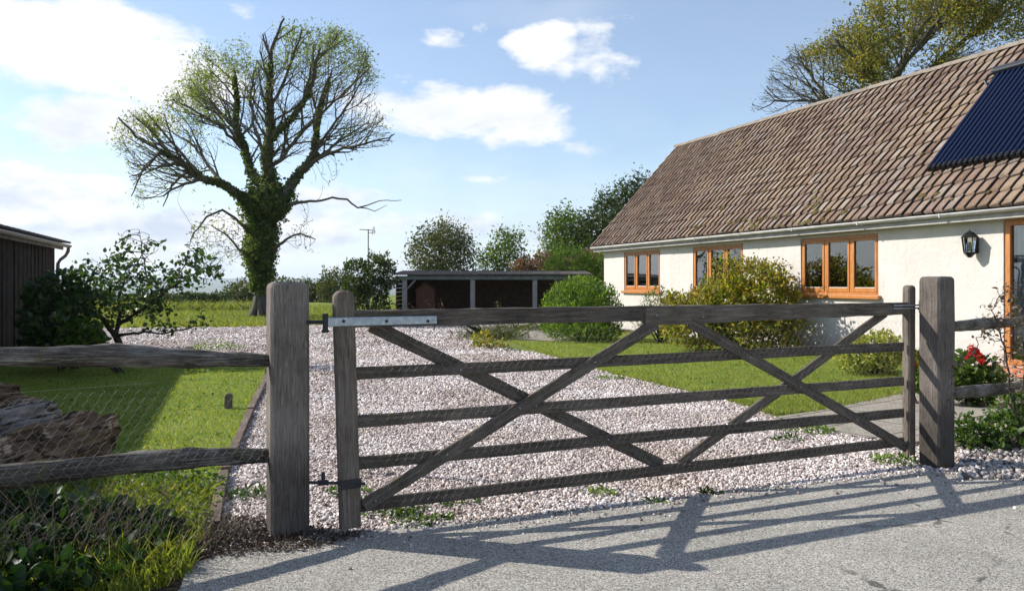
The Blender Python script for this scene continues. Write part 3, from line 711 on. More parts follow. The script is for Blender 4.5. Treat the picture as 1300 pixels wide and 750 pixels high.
fl = empty('rail_fence', LF0, 'split timber two rail fence with wire netting left of the gate', 'fence')
def lfpx(px, py):
    k = (px-650)/F; s = (k*LF0.y-LF0.x)/(LFd.x-k*LFd.y); Y = LF0.y+LFd.y*s; return s, CAM_H-(py-HOR)/F*Y
up_ = [lfpx(352, 458), lfpx(250, 456), lfpx(150, 450), lfpx(60, 453), lfpx(-40, 451)]
lograil('rail', [lf(s, z) for s, z in up_]+[lf(3.1, 1.17)], [.036, .046, .052, .046, .044, .05], M_rail, fl, 3, n=20, rough=.65)
lo_ = [lfpx(352, 579), lfpx(280, 580), lfpx(170, 586), lfpx(60, 598), lfpx(-40, 606)]
lograil('rail', [lf(s, z) for s, z in lo_]+[lf(3.1, .56)], [.042, .050, .056, .050, .050, .05], M_rail, fl, 11, n=20, rough=.65)
Mn = Matrix.Translation(-Vector(fl.location)) @ Matrix.Translation(lf(.03, .04, -.075)) @ Matrix((LFd, Vector((-.61, .79, 0)), Vector((0, 0, 1)))).transposed().to_4x4()
hexnet('wire_netting', 2.9, .93, .054, .0007, M_wire, fl, Mn, sag=.035, seed=8)
o = rounded_post('fence_post', .12, .11, 1.35, M_post, fl, 'flat', M=Matrix.Translation(LFd*3.05) @ Matrix.Rotation(.6, 4, 'Z'), seed=12)
RF0 = corner+GD*.19-gn*.12; RF0.z = 0
fr = empty('rail_fence', RF0, 'split timber two rail fence with dead climber right of the gate', 'fence')
lograil('rail', [RF0+Vector((-.02, 0, 1.135)), RF0+Vector((.55, .40, 1.14)), RF0+Vector((1.1, .85, 1.13)), RF0+Vector((2.0, 1.55, 1.15))], [.043, .048, .043, .045], M_rail, fr, 21, n=14)
lograil('rail', [RF0+Vector((-.02, 0, .585)), RF0+Vector((.55, .40, .555)), RF0+Vector((1.1, .85, .52)), RF0+Vector((2.0, 1.55, .52))], [.048, .052, .05, .05], M_rail, fr, 33, n=14)
rounded_post('fence_post', .12, .11, 1.35, M_post, fr, 'flat', M=Matrix.Translation((1.97, 1.52, 0)) @ Matrix.Rotation(.6, 4, 'Z'), seed=14)
# ------------------------------------------------------------ logs, peg, edging
def mat_log():
    s = NT('old_log_mat', .9, .15); g = s.noise(3, 7, .7, s.mapv((.5, 5, 5)), .4); c = s.ramp(g, [(.3, (.045, .028, .018)), (.5, (.15, .10, .065)), (.68, (.27, .20, .14))])
    ck = s.vor(1.0, s.mapv((1.0, 9, 9)), 'DISTANCE_TO_EDGE'); ck = s.math('ADD', ck, s.math('MULTIPLY', s.math('SUBTRACT', s.noise(7, 6, .75, s.mapv((.6, 2.2, 2.2))), .5), .55)); k = s.ramp(ck, [(.0, .9), (.07, 0.0)]); c = s.mix(k, c, (.018, .011, .008))
    c = s.mix(s.ramp(s.noise(2.6, 5, .8, s.mapv((1, 2.5, 2.5))), [(.60, 0.0), (.64, .85)]), c, (.46, .38, .29))
    s.color(c); s.bump(ck, .9, .03, s.bump(s.noise(30, 4, .7), .6, .01)); return s.m
M_log = mat_log(); M_log2 = M_log.copy(); M_log2.name = 'grey_log_mat'
for n_ in M_log2.node_tree.nodes:
    if n_.type == 'VALTORGB' and abs(n_.color_ramp.elements[0].color[0]-.045) < 1e-3:
        for e_, c_ in zip(n_.color_ramp.elements, [(.08, .07, .06), (.24, .215, .19), (.42, .39, .35)]): e_.color = (*c_, 1)
def biglog(p0, p1, r0, r1, seed, label, flat=.8, m=None):
    p0 = Vector(p0); p1 = Vector(p1); N = 110; n = 60; x = (p1-p0).normalized(); y = Vector((0, 0, 1)).cross(x).normalized(); z = x.cross(y); V = []; Fc = []; L = (p1-p0).length
    for i in range(N+1):
        u = i/N; r = r0+(r1-r0)*u; endj = 1.0
        for j in range(n):
            t = 2*math.pi*j/n; c = math.cos(t); s_ = math.sin(t)
            k = 1+.30*mnoise.noise(Vector((u*L*1.1+seed, c*1.3, s_*1.3)))+.22*mnoise.noise(Vector((u*L*2+seed, c*5, s_*5)))+.10*mnoise.noise(Vector((u*L*5+seed, c*13, s_*13)))
            k += .16*abs(mnoise.noise(Vector((u*L*1.5+seed, c*8+5, s_*8))))+.05*mnoise.noise(Vector((u*L*9+seed, c*20, s_*20)))-.05
            if s_ > .1: k -= .40*s_*max(0, mnoise.noise(Vector((u*L*1.7+seed*3, c*2, 0)))+.25)
            ex = (.16*mnoise.noise(Vector((c*2.2+seed, s_*2.2, 7)))+.05*mnoise.noise(Vector((c*7+seed, s_*7, 7)))) if i in (0, 1, N-1, N) else 0
            V.append((u*L+ex, r*k*c*flat, r*k*s_))
    for i in range(N):
        for j in range(n): Fc.append((i*n+j, i*n+(j+1) % n, (i+1)*n+(j+1) % n, (i+1)*n+j))
    for e, i in ((0, 0), (1, N)):
        base = len(V); ring = [V[i*n+j] for j in range(n)]; cx = sum(v[0] for v in ring)/n
        for rr in (.75, .45, .2):
            for j in range(n):
                v = ring[j]; V.append((cx+(v[0]-cx)*rr+.03*mnoise.noise(Vector((v[1]*9*rr, v[2]*9*rr, seed)))*(1 if e else -1), v[1]*rr, v[2]*rr))
        prev = i*n
        for q_ in range(3):
            cur = base+q_*n
            for j in range(n): Fc.append((prev+j, prev+(j+1) % n, cur+(j+1) % n, cur+j))
            prev = cur
        Fc.append(tuple(prev+j for j in range(n)))
    me = pymesh('log', V, Fc); bm = bmesh.new(); bm.from_mesh(me); bmesh.ops.recalc_face_normals(bm, faces=bm.faces); bm.to_mesh(me); bm.free()
    o = bpy.data.objects.new('log', me); col.objects.link(o); me.materials.append(m or M_log)
    o.matrix_local = Matrix.Translation(p0) @ Matrix((x, y, z)).transposed().to_4x4()
    tag(o, label, 'log', 'old logs piled behind the fence'); return o
biglog((-3.52, 6.7, .22), (-3.62, 4.5, .2), .235, .22, 2.2, 'long brown rotten log lying nearest the lawn behind the rails')
biglog((-4.02, 6.85, .30), (-4.2, 4.8, .24), .21, .22, 9.7, 'grey topped split log lying between two other logs', m=M_log2)
biglog((-4.85, 7.6, .30), (-5.3, 5.8, .34), .30, .30, 17.3, 'thick dark log at the back of the pile by the frame edge')
peg = rounded_post('ground_peg', .09, .08, .2, M_stile, None, 'flat', M=Matrix.Translation((-3.37, 9.35, -.01)) @ Matrix.Rotation(.3, 4, 'Z') @ Matrix.Rotation(.05, 4, 'Y'), chamfer=.006, seed=4)
tag(peg, 'short squared timber peg standing in the sunlit left lawn', 'peg')
ed = empty('timber_edging', (-2.2, 6.1, 0), 'low timber boards edging the left lawn against the gravel', 'edging')
M_edge = mat_wood('edging_mat', (.06, .04, .03), (.15, .11, .085), (.26, .21, .17))
for (a, b) in [((-4.30, 14.2), (-3.02, 9.1)), ((-2.99, 9.0), (-2.24, 6.15)), ((-2.21, 6.05), (-1.80, 4.75))]:
    p0 = Vector((*a, .03))-ed.location; p1 = Vector((*b, .028))-ed.location
    frame_obj('board', board_mesh((p1-p0).length, .075, .075, .07, .004, seed=a[1]), M_edge, ed, along(p0, p1, Vector((0, 0, 1)).cross(p1-p0)))
# ============================================================ cottage
HO = Vector((3.12, 26.7, 0)); HU = Vector((.347, -.938, 0)).normalized(); HW = Vector((.938, .347, 0)).normalized(); HANG = math.atan2(HU.y, HU.x)
def s_of(px, wo=0.0):
    k = (px-650)/F; ox = HO.x+HW.x*wo; oy = HO.y+HW.y*wo; return (k*oy-ox)/(HU.x-k*HU.y)
def z_of(px, py, wo=0.0): s = s_of(px, wo); Y = HO.y+HW.y*wo+HU.y*s; return CAM_H-(py-HOR)/F*Y
house = empty('cottage', HO, 'long white rendered cottage with brown tiled roof and orange window frames', 'cottage', rz=HANG)
def hobj(name, me, m, parent=house, smooth=False): return link(name, me, m, parent, world=False, smooth=smooth)
def mat_render():
    s = NT('render_mat', .9, .2); c = s.ramp(s.noise(1.2, 6, .65), [(.3, (.56, .515, .475)), (.7, (.65, .605, .56))])
    c = s.mix(s.ramp(s.noise(3.5, 7, .8, s.mapv((1, 1, .35))), [(.62, 0.0), (.75, .25)]), c, (.45, .40, .34))
    c = s.mix(s.ramp(s.noise(2.2, 6, .75, s.mapv((2.2, 2.2, .22))), [(.50, 0.0), (.72, .38)]), c, (.42, .38, .33))
    sx = s.n('ShaderNodeSeparateXYZ'); s.l(s.co(), sx.inputs[0])
    base = s.n('ShaderNodeMapRange'); base.inputs[1].default_value = .55; base.inputs[2].default_value = .05; s.l(sx.outputs[2], base.inputs[0])
    c = s.mix(s.math('MULTIPLY', base.outputs[0], s.ramp(s.noise(4, 5, .8), [(.4, 0.0), (.7, .8)])), c, (.30, .26, .2))
    s.color(c); s.bump(s.noise(9, 5, .6), .5, .03, s.bump(s.noise(90, 3, .7), .4, .004)); return s.m
M_render = mat_render()
def mat_orange():
    s = NT('orange_timber_mat', .38, .45); g = s.noise(5, 6, .7, s.mapv((12, 12, 1.0))); c = s.ramp(g, [(.3, (.33, .115, .028)), (.55, (.50, .20, .055)), (.75, (.60, .28, .095))]); s.color(c); s.bump(g, .2, .004); return s.m
M_or = mat_orange()
def mat_glass():
    s = NT('window_glass_mat', .03, .5); s.color((.012, .015, .016)); s.b.inputs['IOR'].default_value = 1.6
    tr = s.n('ShaderNodeBsdfTransparent'); tr.inputs[0].default_value = (.75, .8, .78, 1)
    gl = s.n('ShaderNodeBsdfGlossy'); gl.inputs['Roughness'].default_value = .015; gl.inputs[0].default_value = (.95, .97, 1, 1)
    nz = s.n('ShaderNodeBump'); nz.inputs['Strength'].default_value = .15; nz.inputs['Distance'].default_value = .01; s.l(s.noise(1.6, 2, .5), nz.inputs['Height']); s.l(nz.outputs[0], gl.inputs['Normal'])
    fr_ = s.n('ShaderNodeFresnel'); fr_.inputs[0].default_value = 1.75
    mx = s.n('ShaderNodeMixShader'); s.l(s.math('MINIMUM', s.math('MULTIPLY', fr_.outputs[0], 1.9), 1.0), mx.inputs[0]); s.l(tr.outputs[0], mx.inputs[1]); s.l(gl.outputs[0], mx.inputs[2])
    s.l(mx.outputs[0], s.t.nodes['Material Output'].inputs[0]); return s.m
M_glass = mat_glass()
WT = 2.48; WB = 1.25
wins = [(s_of(792), s_of(838.5)), (s_of(880), s_of(943)), (s_of(1017), s_of(1115))]
WW = sum(b-a for a, b in wins)/3
wins = [((a+b)/2-WW/2, (a+b)/2+WW/2) for a, b in wins]
ds = s_of(1274); door = (ds, ds+1.9); HLEN = 21.5; WALLZ = 2.72; DT = z_of(1276, 279)
def wall_mesh():
    holes = [(a, b, WB, WT) for a, b in wins]+[(door[0], door[1], .14, DT)]
    xs = sorted({0.0, HLEN, *[h[0] for h in holes], *[h[1] for h in holes]}); zs = sorted({0.0, WALLZ, *[h[2] for h in holes], *[h[3] for h in holes]})
    def fine(v, st):
        out = []
        for a, b in zip(v, v[1:]):
            k = max(1, int((b-a)/st)); out += [a+(b-a)*i/k for i in range(k)]
        return out+[v[-1]]
    xs = fine(xs, .25); zs = fine(zs, .25); bm = bmesh.new(); vd = {}
    def vt(x, z, y=0):
        k = (round(x, 4), round(z, 4), y)
        if k not in vd:
            dy = .012*mnoise.noise(Vector((x*.9, z*.9, 5))) if y == 0 else 0; vd[k] = bm.verts.new((x, y+dy, z))
        return vd[k]
    for x0, x1 in zip(xs, xs[1:]):
        for z0, z1 in zip(zs, zs[1:]):
            cx, cz = (x0+x1)/2, (z0+z1)/2
            if any(h[0] < cx < h[1] and h[2] < cz < h[3] for h in holes): continue
            bm.faces.new((vt(x0, z0), vt(x1, z0), vt(x1, z1), vt(x0, z1)))
    for h in holes:
        cs = [(h[0], h[2]), (h[1], h[2]), (h[1], h[3]), (h[0], h[3])]
        for (a, b) in zip(cs, cs[1:]+cs[:1]):
            n = 8
            for i in range(n):
                pass
            bm.faces.new((bm.verts.new((a[0], .003, a[1])), bm.verts.new((b[0], .003, b[1])), bm.verts.new((b[0], .30, b[1])), bm.verts.new((a[0], .30, a[1]))))
    # end, back and inner walls
    for q_ in [((0, 0, 0), (0, 6.1, 0), (0, 6.1, WALLZ), (0, 0, WALLZ)), ((HLEN, 0, 0), (HLEN, 6.1, 0), (HLEN, 6.1, WALLZ), (HLEN, 0, WALLZ)), ((0, 6.1, 0), (HLEN, 6.1, 0), (HLEN, 6.1, WALLZ), (0, 6.1, WALLZ)),
               ((0, .3, WALLZ), (HLEN, .3, WALLZ), (HLEN, 6.1, WALLZ), (0, 6.1, WALLZ))]:
        bm.faces.new([bm.verts.new(p) for p in q_])
    for xe in (0, HLEN): bm.faces.new([bm.verts.new(p) for p in [(xe, 0, WALLZ), (xe, 6.1, WALLZ), (xe, 3.05, 6.2)]])
    me = bpy.data.meshes.new('wall'); bm.to_mesh(me); bm.free(); return me
wall = hobj('wall', wall_mesh(), M_render)
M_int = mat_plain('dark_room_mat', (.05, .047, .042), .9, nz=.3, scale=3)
M_curt = mat_plain('curtain_mat', (.55, .60, .66), .8, nz=.2, scale=9)
def lbox(name, boxes, m, parent, bevel=.004, segs=1):
    bm = bmesh.new()
    for lo, hi in boxes: bm_box(bm, lo, hi, bevel, segs=segs)
    return hobj(name, bm_mesh(name, bm), m, parent)
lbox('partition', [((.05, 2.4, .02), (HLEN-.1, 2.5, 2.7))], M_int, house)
def window(a, W, first=None):
    """three-light casement, local x along the wall"""
    H = WT-WB; y0 = .02; z0 = WB; root = None
    fw = .055; mw = .075
    bx = [((a, y0, z0), (a+fw, y0+.08, WT)), ((a+W-fw, y0, z0), (a+W, y0+.08, WT)), ((a+fw, y0, WT-.07), (a+W-fw, y0+.08, WT)), ((a+fw, y0, z0), (a+W-fw, y0+.08, z0+.06))]
    lw = (W-2*fw-2*mw)/3
    for k in (1, 2): x = a+fw+k*lw+(k-1)*mw; bx.append(((x, y0+.004, z0+.06), (x+mw, y0+.076, WT-.07)))
    f = lbox('window', bx, M_or, house, .006)
    for k in range(3):
        x = a+fw+k*(lw+mw); cw = .055
        lbox('casement', [((x, y0-.010, z0+.06), (x+cw, y0+.045, WT-.07)), ((x+lw-cw, y0-.010, z0+.06), (x+lw, y0+.045, WT-.07)), ((x+cw, y0-.009, z0+.06), (x+lw-cw, y0+.044, z0+.145)), ((x+cw, y0-.009, WT-.07-cw), (x+lw-cw, y0+.044, WT-.07))], M_or, f, .005)
        bm = bmesh.new(); bm.faces.new([bm.verts.new(p) for p in [(x+cw, y0+.022, z0+.145), (x+lw-cw, y0+.022, z0+.145), (x+lw-cw, y0+.022, WT-.07-cw), (x+cw, y0+.022, WT-.07-cw)]])
        me = bpy.data.meshes.new('pane'); bm.to_mesh(me); bm.free(); hobj('pane', me, M_glass, f)
        lbox('glazing_bead', [((x+cw, y0+.008, z0+.145), (x+lw-cw, y0+.018, z0+.160))], mat_white, f, .002)
    lbox('sill', [((a-.07, -.085, z0-.075), (a+W+.07, .10, z0-.002))], M_or, f, .012, 2)
    return f
mat_white = mat_plain('pale_trim_mat', (.66, .64, .60), .6, nz=.25, scale=6)
for a, b in wins: window(a, b-a)
# curtain in the middle window, sill clutter in the far one
def curtain(x0, x1, z0, z1, y, nw):
    bm = bmesh.new(); prev = None; n = nw*8
    for i in range(n+1):
        x = x0+(x1-x0)*i/n; yy = y+.03*math.sin(i/8*2*math.pi); a = bm.verts.new((x, yy, z0)); b = bm.verts.new((x, yy, z1))
        if prev: bm.faces.new((prev[0], a, b, prev[1]))
        prev = (a, b)
    me = bpy.data.meshes.new('curtain'); bm.to_mesh(me); bm.free(); return hobj('curtain', me, M_curt, house, smooth=True)
curtain(wins[1][0]+.9, wins[1][0]+1.4, WB+.05, WT-.05, .3, 5); curtain(wins[0][0]-.0, wins[0][0]+.35, WB+.05, WT-.05, .3, 4)
# door and side light
df = lbox('door', [((door[0], .02, .14), (door[0]+.10, .12, DT)), ((door[1]-.10, .02, .14), (door[1], .12, DT)), ((door[0]+.10, .02, DT-.10), (door[1]-.10, .12, DT)), ((door[0]+.10, .021, .14), (door[1]-.10, .12, .24)),
                   ((door[0]+.40, .024, .24), (door[0]+.50, .116, DT-.10)), ((door[0]+.51, .05, .25), (door[1]-.11, .10, DT-.11))], M_or, house, .006)
bm = bmesh.new(); bm.faces.new([bm.verts.new(p) for p in [(door[0]+.1, .07, .24), (door[0]+.4, .07, .24), (door[0]+.4, .07, DT-.1), (door[0]+.1, .07, DT-.1)]])
me = bpy.data.meshes.new('pane'); bm.to_mesh(me); bm.free(); hobj('pane', me, M_glass, df)
curtain(door[0]+.12, door[0]+.38, .3, DT-.15, .16, 3)
M_brick = NT('step_brick_mat', .85, .2); br = M_brick.n('ShaderNodeTexBrick'); br.inputs['Scale'].default_value = 1; br.inputs['Brick Width'].default_value = .11; br.inputs['Row Height'].default_value = .075; br.inputs['Mortar Size'].default_value = .008
br.inputs['Color1'].default_value = (.55, .20, .10, 1); br.inputs['Color2'].default_value = (.42, .14, .07, 1); br.inputs['Mortar'].default_value = (.35, .3, .25, 1); M_brick.l(M_brick.mapv((1, 1, 1), rot=(R(90), 0, 0)), br.inputs[0]); M_brick.color(br.outputs[0]); M_brick = M_brick.m
lbox('doorstep', [((door[0]-.2, -.45, .0), (door[1]+.2, -.005, .13))], M_brick, house, .01)
# fascia, soffit, gutter
lbox('fascia', [((-.28, -.26, 2.545), (HLEN+.3, -.235, 2.70)), ((-.28, -.235, 2.545), (HLEN+.3, -.02, 2.565))], mat_plain('fascia_mat', (.40, .38, .35), .7, nz=.3, scale=5), house, .002)
def halfpipe(name, x0, x1, y, z, r, m, parent, n=10):
    bm = bmesh.new(); out = []
    for x in (x0, x1):
        ring = [bm.verts.new((x, y+r*math.cos(t), z+r*math.sin(t))) for t in [math.pi+math.pi*i/n for i in range(n+1)]]
        rin = [bm.verts.new((x, y+(r-.006)*math.cos(t), z+(r-.006)*math.sin(t))) for t in [math.pi+math.pi*i/n for i in range(n+1)]]
        out.append((ring, rin))
    (a, ai), (b, bi) = out
    for i in range(n): bm.faces.new((a[i], a[i+1], b[i+1], b[i])); bm.faces.new((ai[i], bi[i], bi[i+1], ai[i+1]))
    for (r0, r1) in ((a, ai), (b, bi)):
        for i in range(n): bm.faces.new((r0[i], r1[i], r1[i+1], r0[i+1]))
    bm.faces.new((a[0], b[0], bi[0], ai[0])); bm.faces.new((a[n], ai[n], bi[n], b[n]))
    return hobj(name, bm_mesh(name, bm), m, parent, smooth=True)
M_gut = mat_plain('gutter_mat', (.50, .49, .47), .5, nz=.3, scale=4)
gut = halfpipe('gutter', -.3, HLEN+.3, -.325, 2.705, .062, M_gut, house)
x = .3
while x < HLEN: bm = bmesh.new(); bm_box(bm, (x, -.395, 2.635), (x+.03, -.258, 2.71), .004); x += 1.9; hobj('bracket', bm_mesh('bracket', bm), M_gut, gut)
# roof
E0 = Vector((0, -.36, 2.735)); E1 = Vector((0, 3.02, 6.335)); SL = (E1-E0).length; SV = (E1-E0).normalized(); SN = Vector((0, -SV.z, SV.y))
def roofp(s, v, h=0): p = E0+SV*v+SN*h; return Vector((s, p.y, p.z))
def roof_uv(px, py, h=0.0):
    d = Vector(((px-650)/F, 1, -(py-HOR)/F)); o = Vector((0, 0, CAM_H))-HO
    c, s_ = math.cos(-HANG), math.sin(-HANG); rot = lambda v: Vector((v.x*c-v.y*s_, v.x*s_+v.y*c, v.z))
    d = rot(d); o = rot(o); t_ = (E0+SN*h-o).dot(SN)/d.dot(SN); p = o+d*t_; return p.x, (p-E0).dot(SV)
TP = .215; NC = 14; CV = SL/NC
def mat_tiles():
    s = NT('roof_tile_mat', .85, .2); r = s.island()
    c = s.ramp(r, [(0, (.14, .088, .068)), (.25, (.205, .138, .112)), (.5, (.235, .168, .138)), (.75, (.265, .192, .142)), (.93, (.25, .205, .18)), (1, (.33, .275, .235))])
    c = s.mix(1, c, s.ramp(s.noise(9, 7, .8), [(.3, .42), (.7, 1.2)]), 'MULTIPLY')
    c = s.mix(s.ramp(s.noise(.55, 4, .6, s.mapv((1, 1, 1))), [(.42, 0.0), (.66, .55)]), c, s.mix(.5, c, (.34, .24, .13)))
    c = s.mix(s.ramp(s.noise(11, 6, .8), [(.56, 0.0), (.64, .65)]), c, (.30, .19, .075))          # lichen
    c = s.mix(s.ramp(s.noise(26, 4, .8), [(.62, 0.0), (.68, .7)]), c, (.40, .38, .34))
    c = s.mix(s.ramp(s.noise(3.3, 7, .8), [(.58, 0.0), (.70, .8)]), c, (.05, .038, .03))
    # dirt and moss in joints and laps, plus shade painted on tiles' raised edges
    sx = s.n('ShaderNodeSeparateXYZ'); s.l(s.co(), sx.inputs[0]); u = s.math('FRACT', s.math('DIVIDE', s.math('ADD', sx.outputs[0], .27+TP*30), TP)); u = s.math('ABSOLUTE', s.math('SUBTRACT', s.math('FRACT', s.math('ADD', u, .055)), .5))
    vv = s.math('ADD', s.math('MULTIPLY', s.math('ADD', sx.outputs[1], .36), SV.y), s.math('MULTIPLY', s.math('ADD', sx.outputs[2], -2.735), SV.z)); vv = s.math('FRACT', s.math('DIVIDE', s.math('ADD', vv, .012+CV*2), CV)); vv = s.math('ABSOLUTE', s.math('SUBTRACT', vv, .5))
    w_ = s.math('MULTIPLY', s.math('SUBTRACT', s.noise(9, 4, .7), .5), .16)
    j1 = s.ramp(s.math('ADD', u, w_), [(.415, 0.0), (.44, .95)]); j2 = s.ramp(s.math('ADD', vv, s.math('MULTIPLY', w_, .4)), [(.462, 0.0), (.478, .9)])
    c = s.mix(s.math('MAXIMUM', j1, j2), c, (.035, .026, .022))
    s.color(c); s.bump(s.noise(60, 4, .7), .6, .008); return s.m
TP = .215; NC = 14; CV = SL/NC; V = []; Fc = []
prof = [(0.0, .0), (.022, .003), (.06, .011), (.12, .021), (.165, .028), (.192, .029), (.200, .023), (.203, -.010)]
nt = int((HLEN+.5)/TP); k = len(prof)
for ci in range(NC):
    for ti in range(nt):
        s0 = -.27+ti*TP; jz = rng.normal()*.004; js = rng.normal()*.0012; jv = rng.normal()*.009; tl = rng.normal()*.004
        v0 = ci*CV+jv; v1 = (ci+1)*CV+.03
        if ci == NC-1: v1 = SL
        b = len(V)
        for (vv, hh) in ((v0, .004+jz), (v0, .040+jz), (v0+CV*.5, .030+jz), (v1, .006)):
            for qi, (x, h) in enumerate(prof):
                V.append(roofp(s0+x+js, vv, (hh+h+tl*(qi/k)) if hh != .004+jz else hh-.02))
        for rI in range(3):
            for q_ in range(k-1): Fc.append((b+rI*k+q_, b+rI*k+q_+1, b+(rI+1)*k+q_+1, b+(rI+1)*k+q_))
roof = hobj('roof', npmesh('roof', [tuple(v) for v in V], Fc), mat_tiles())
bm = bmesh.new()
def quad(pts): bm.faces.new([bm.verts.new(p) for p in pts])
xe0, xe1 = -.26, HLEN+.22
quad([roofp(xe0, .02), roofp(xe1, .02), roofp(xe1, SL), roofp(xe0, SL)])
mir = lambda p: Vector((p.x, 2*3.02-p.y, p.z))
quad([mir(roofp(xe0, 0, .03)), mir(roofp(xe1, 0, .03)), mir(roofp(xe1, SL, .03)), mir(roofp(xe0, SL, .03))])
quad([roofp(xe0, .02, -.10), roofp(xe1, .02, -.10), roofp(xe1, SL, -.10), roofp(xe0, SL, -.10)])
hobj('underlay', bm_mesh('underlay', bm), mat_plain('underlay_mat', (.06, .05, .045), .9), roof)
bm = bmesh.new(); bm_box(bm, (0, 0, 0), (SL+.02, .035, .10), .004)
Mv = Matrix.Translation(roofp(-.305, 0, -.06)) @ Matrix((SV, Vector((1, 0, 0)), SV.cross(Vector((1, 0, 0))))).transposed().to_4x4()
me = bm_mesh('verge', bm); me.transform(Mv); hobj('verge', me, mat_plain('verge_mat', (.34, .30, .26), .8, nz=.3), roof)
V = []; Fc = []; x = -.28
while x < HLEN+.2:                                               # half round ridge tiles
    L_ = .44; b = len(V); n = 9; jz = rng.normal()*.006
    for xx, r_ in ((x, .125), (x+.03, .118), (x+L_, .112)):
        for i in range(n): t_ = math.pi*i/(n-1); V.append((xx, 3.02+r_*1.15*math.cos(t_), 6.335-.045+jz+r_*math.sin(t_)))
    for rI in range(2):
        for i in range(n-1): Fc.append((b+rI*n+i, b+rI*n+i+1, b+(rI+1)*n+i+1, b+(rI+1)*n+i))
    x += L_+.004
hobj('ridge_tiles', npmesh('ridge', V, Fc), mat_plain('ridge_mat', (.26, .215, .17), .9, nz=.35, scale=5, bumpd=.01), roof, smooth=True)
# moss cushions
M_moss = NT('moss_mat', .95, .1); M_moss.color(M_moss.ramp(M_moss.noise(30, 4), [(.3, (.05, .042, .018)), (.7, (.19, .15, .055))])); M_moss.bump(M_moss.noise(120, 3), 1, .02); M_moss = M_moss.m
bm = bmesh.new(); spots = []
for cs, cv, n_ in ((s_of(1000), .28, 22), (s_of(958), .2, 14), (s_of(1042), .25, 14), (s_of(900), .15, 6), (s_of(1180), .3, 4)):
    for i in range(n_): spots.append((cs+rng.normal()*.45, abs(cv+rng.normal()*.30), rng.uniform(.02, .07)))
for i in range(90): spots.append((rng.uniform(0, HLEN*.85), CV*rng.integers(0, 13)+rng.normal()*.03, rng.uniform(.012, .042)))
for s_, v_, r_ in spots:
    res = bmesh.ops.create_icosphere(bm, subdivisions=2, radius=r_); c = roofp(s_, max(.03, v_), .045)
    for v in res['verts']:
        nz = mnoise.noise(v.co*25+Vector((s_, v_, 0)))*.4+1; p = v.co*nz; v.co = c+Vector((p.x*1.3, 0, 0))+SV*p.y*1.2+SN*p.z*.45
tag(hobj('moss', bm_mesh('moss', bm), M_moss, roof, smooth=True), kind='stuff')
# solar tube collector on the roof
h_ = .12
bl = roof_uv(1191, 212, h_); tl_ = roof_uv(1252, 98, h_)
s0 = (bl[0]+tl_[0])/2; va = bl[1]; vb = tl_[1]
solar = hobj('solar_collector', bm_mesh('header', (lambda b: (bm_box(b, (0, 0, 0), (2.9, .16, .15), .03, segs=2), b)[1])(bmesh.new())), mat_plain('collector_header_mat', (.05, .055, .06), .4, .4))
def roofM(s, v, h): p = roofp(s, v, h); return Matrix.Translation(p) @ Matrix((Vector((1, 0, 0)), SV, SN)).transposed().to_4x4()
solar.data.transform(roofM(s0-.08, vb-.02, .07))
s_tube = NT('vacuum_tube_mat', .22, .35); s_tube.color((.003, .009, .038)); s_tube.b.inputs['Coat Weight'].default_value = .15; M_tube = s_tube.m
ntb = 25
for i in range(ntb):
    bm = bmesh.new(); xx = s0+.05+i*.112; r_ = .038
    bm_cyl(bm, roofp(xx, va+.05, h_+.01), roofp(xx, vb+.0, h_+.01), r_, n=14, caps=False)
    hobj('tube', bm_mesh('tube', bm), M_tube, solar, smooth=True)
bm = bmesh.new(); bm_box(bm, (0, 0, 0), (2.85, .05, .05), .006); bm.transform(roofM(s0-.04, va-.02, .06))
hobj('bottom_rail', bm_mesh('bottom_rail', bm), M_black, solar)
for i in range(ntb):
    bm = bmesh.new(); xx = s0+.05+i*.112; bm_cyl(bm, roofp(xx, va-.05, h_+.012), roofp(xx, va+.06, h_+.012), .036, .046, 12)
    hobj('tube_cap', bm_mesh('tube_cap', bm), M_black, solar)
bm = bmesh.new()
for xx in (s0+.2, s0+1.4, s0+2.6): 
    bm_cyl(bm, roofp(xx, va, .05), roofp(xx, vb, .05), .016, n=6)
bm_tube(bm, [roofp(s0-.10, vb+.06, .13), roofp(s0-.2, vb+.02, .13), roofp(s0-.22, vb-.12, .10), roofp(s0-.14, vb-.2, .05), roofp(s0-.05, vb-.15, .02)], .03, 8)
hobj('pipework', bm_mesh('pipework', bm), M_black, solar)
# ------------------------------------------------------------ wall lantern
ls = s_of(1231, -.16); lz = z_of(1231, 311, -.16); LP = HO+HU*ls+HW*(-.0); LP.z = lz
lan = empty('wall_lantern', LP, 'black hexagonal glazed lantern on the white cottage wall', 'lantern', rz=HANG)
cx = Vector((0, -.16, 0)); bm = bmesh.new()
def hexring(z, r): return [Vector((r*math.cos(R(60*i+30)), -.16+r*math.sin(R(60*i+30)), z)) for i in range(6)]
def loft(bm, rings, cap0=True, cap1=True):
    rr = [[bm.verts.new(p) for p in r] for r in rings]
    for a, b in zip(rr, rr[1:]):
        for i in range(len(a)): bm.faces.new((a[i], a[(i+1) % len(a)], b[(i+1) % len(a)], b[i]))
    if cap0: bm.faces.new(rr[0][::-1])
    if cap1: bm.faces.new(rr[-1])
loft(bm, [hexring(.125, .135), hexring(.14, .135), hexring(.19, .085), hexring(.215, .06), hexring(.235, .02)])
bm_cyl(bm, (0, -.16, .235), (0, -.16, .275), .010, .004, 8)
loft(bm, [hexring(-.215, .03), hexring(-.19, .05), hexring(-.15, .085), hexring(-.135, .095), hexring(-.12, .095)])
ra, rb = hexring(-.12, .090), hexring(.125, .118)
for i in range(6): bm_cyl(bm, ra[i], rb[i], .009, n=6); j = (i+1) % 6; bm_cyl(bm, ra[i].lerp(rb[i], .12), ra[j].lerp(rb[j], .12), .005, n=5)
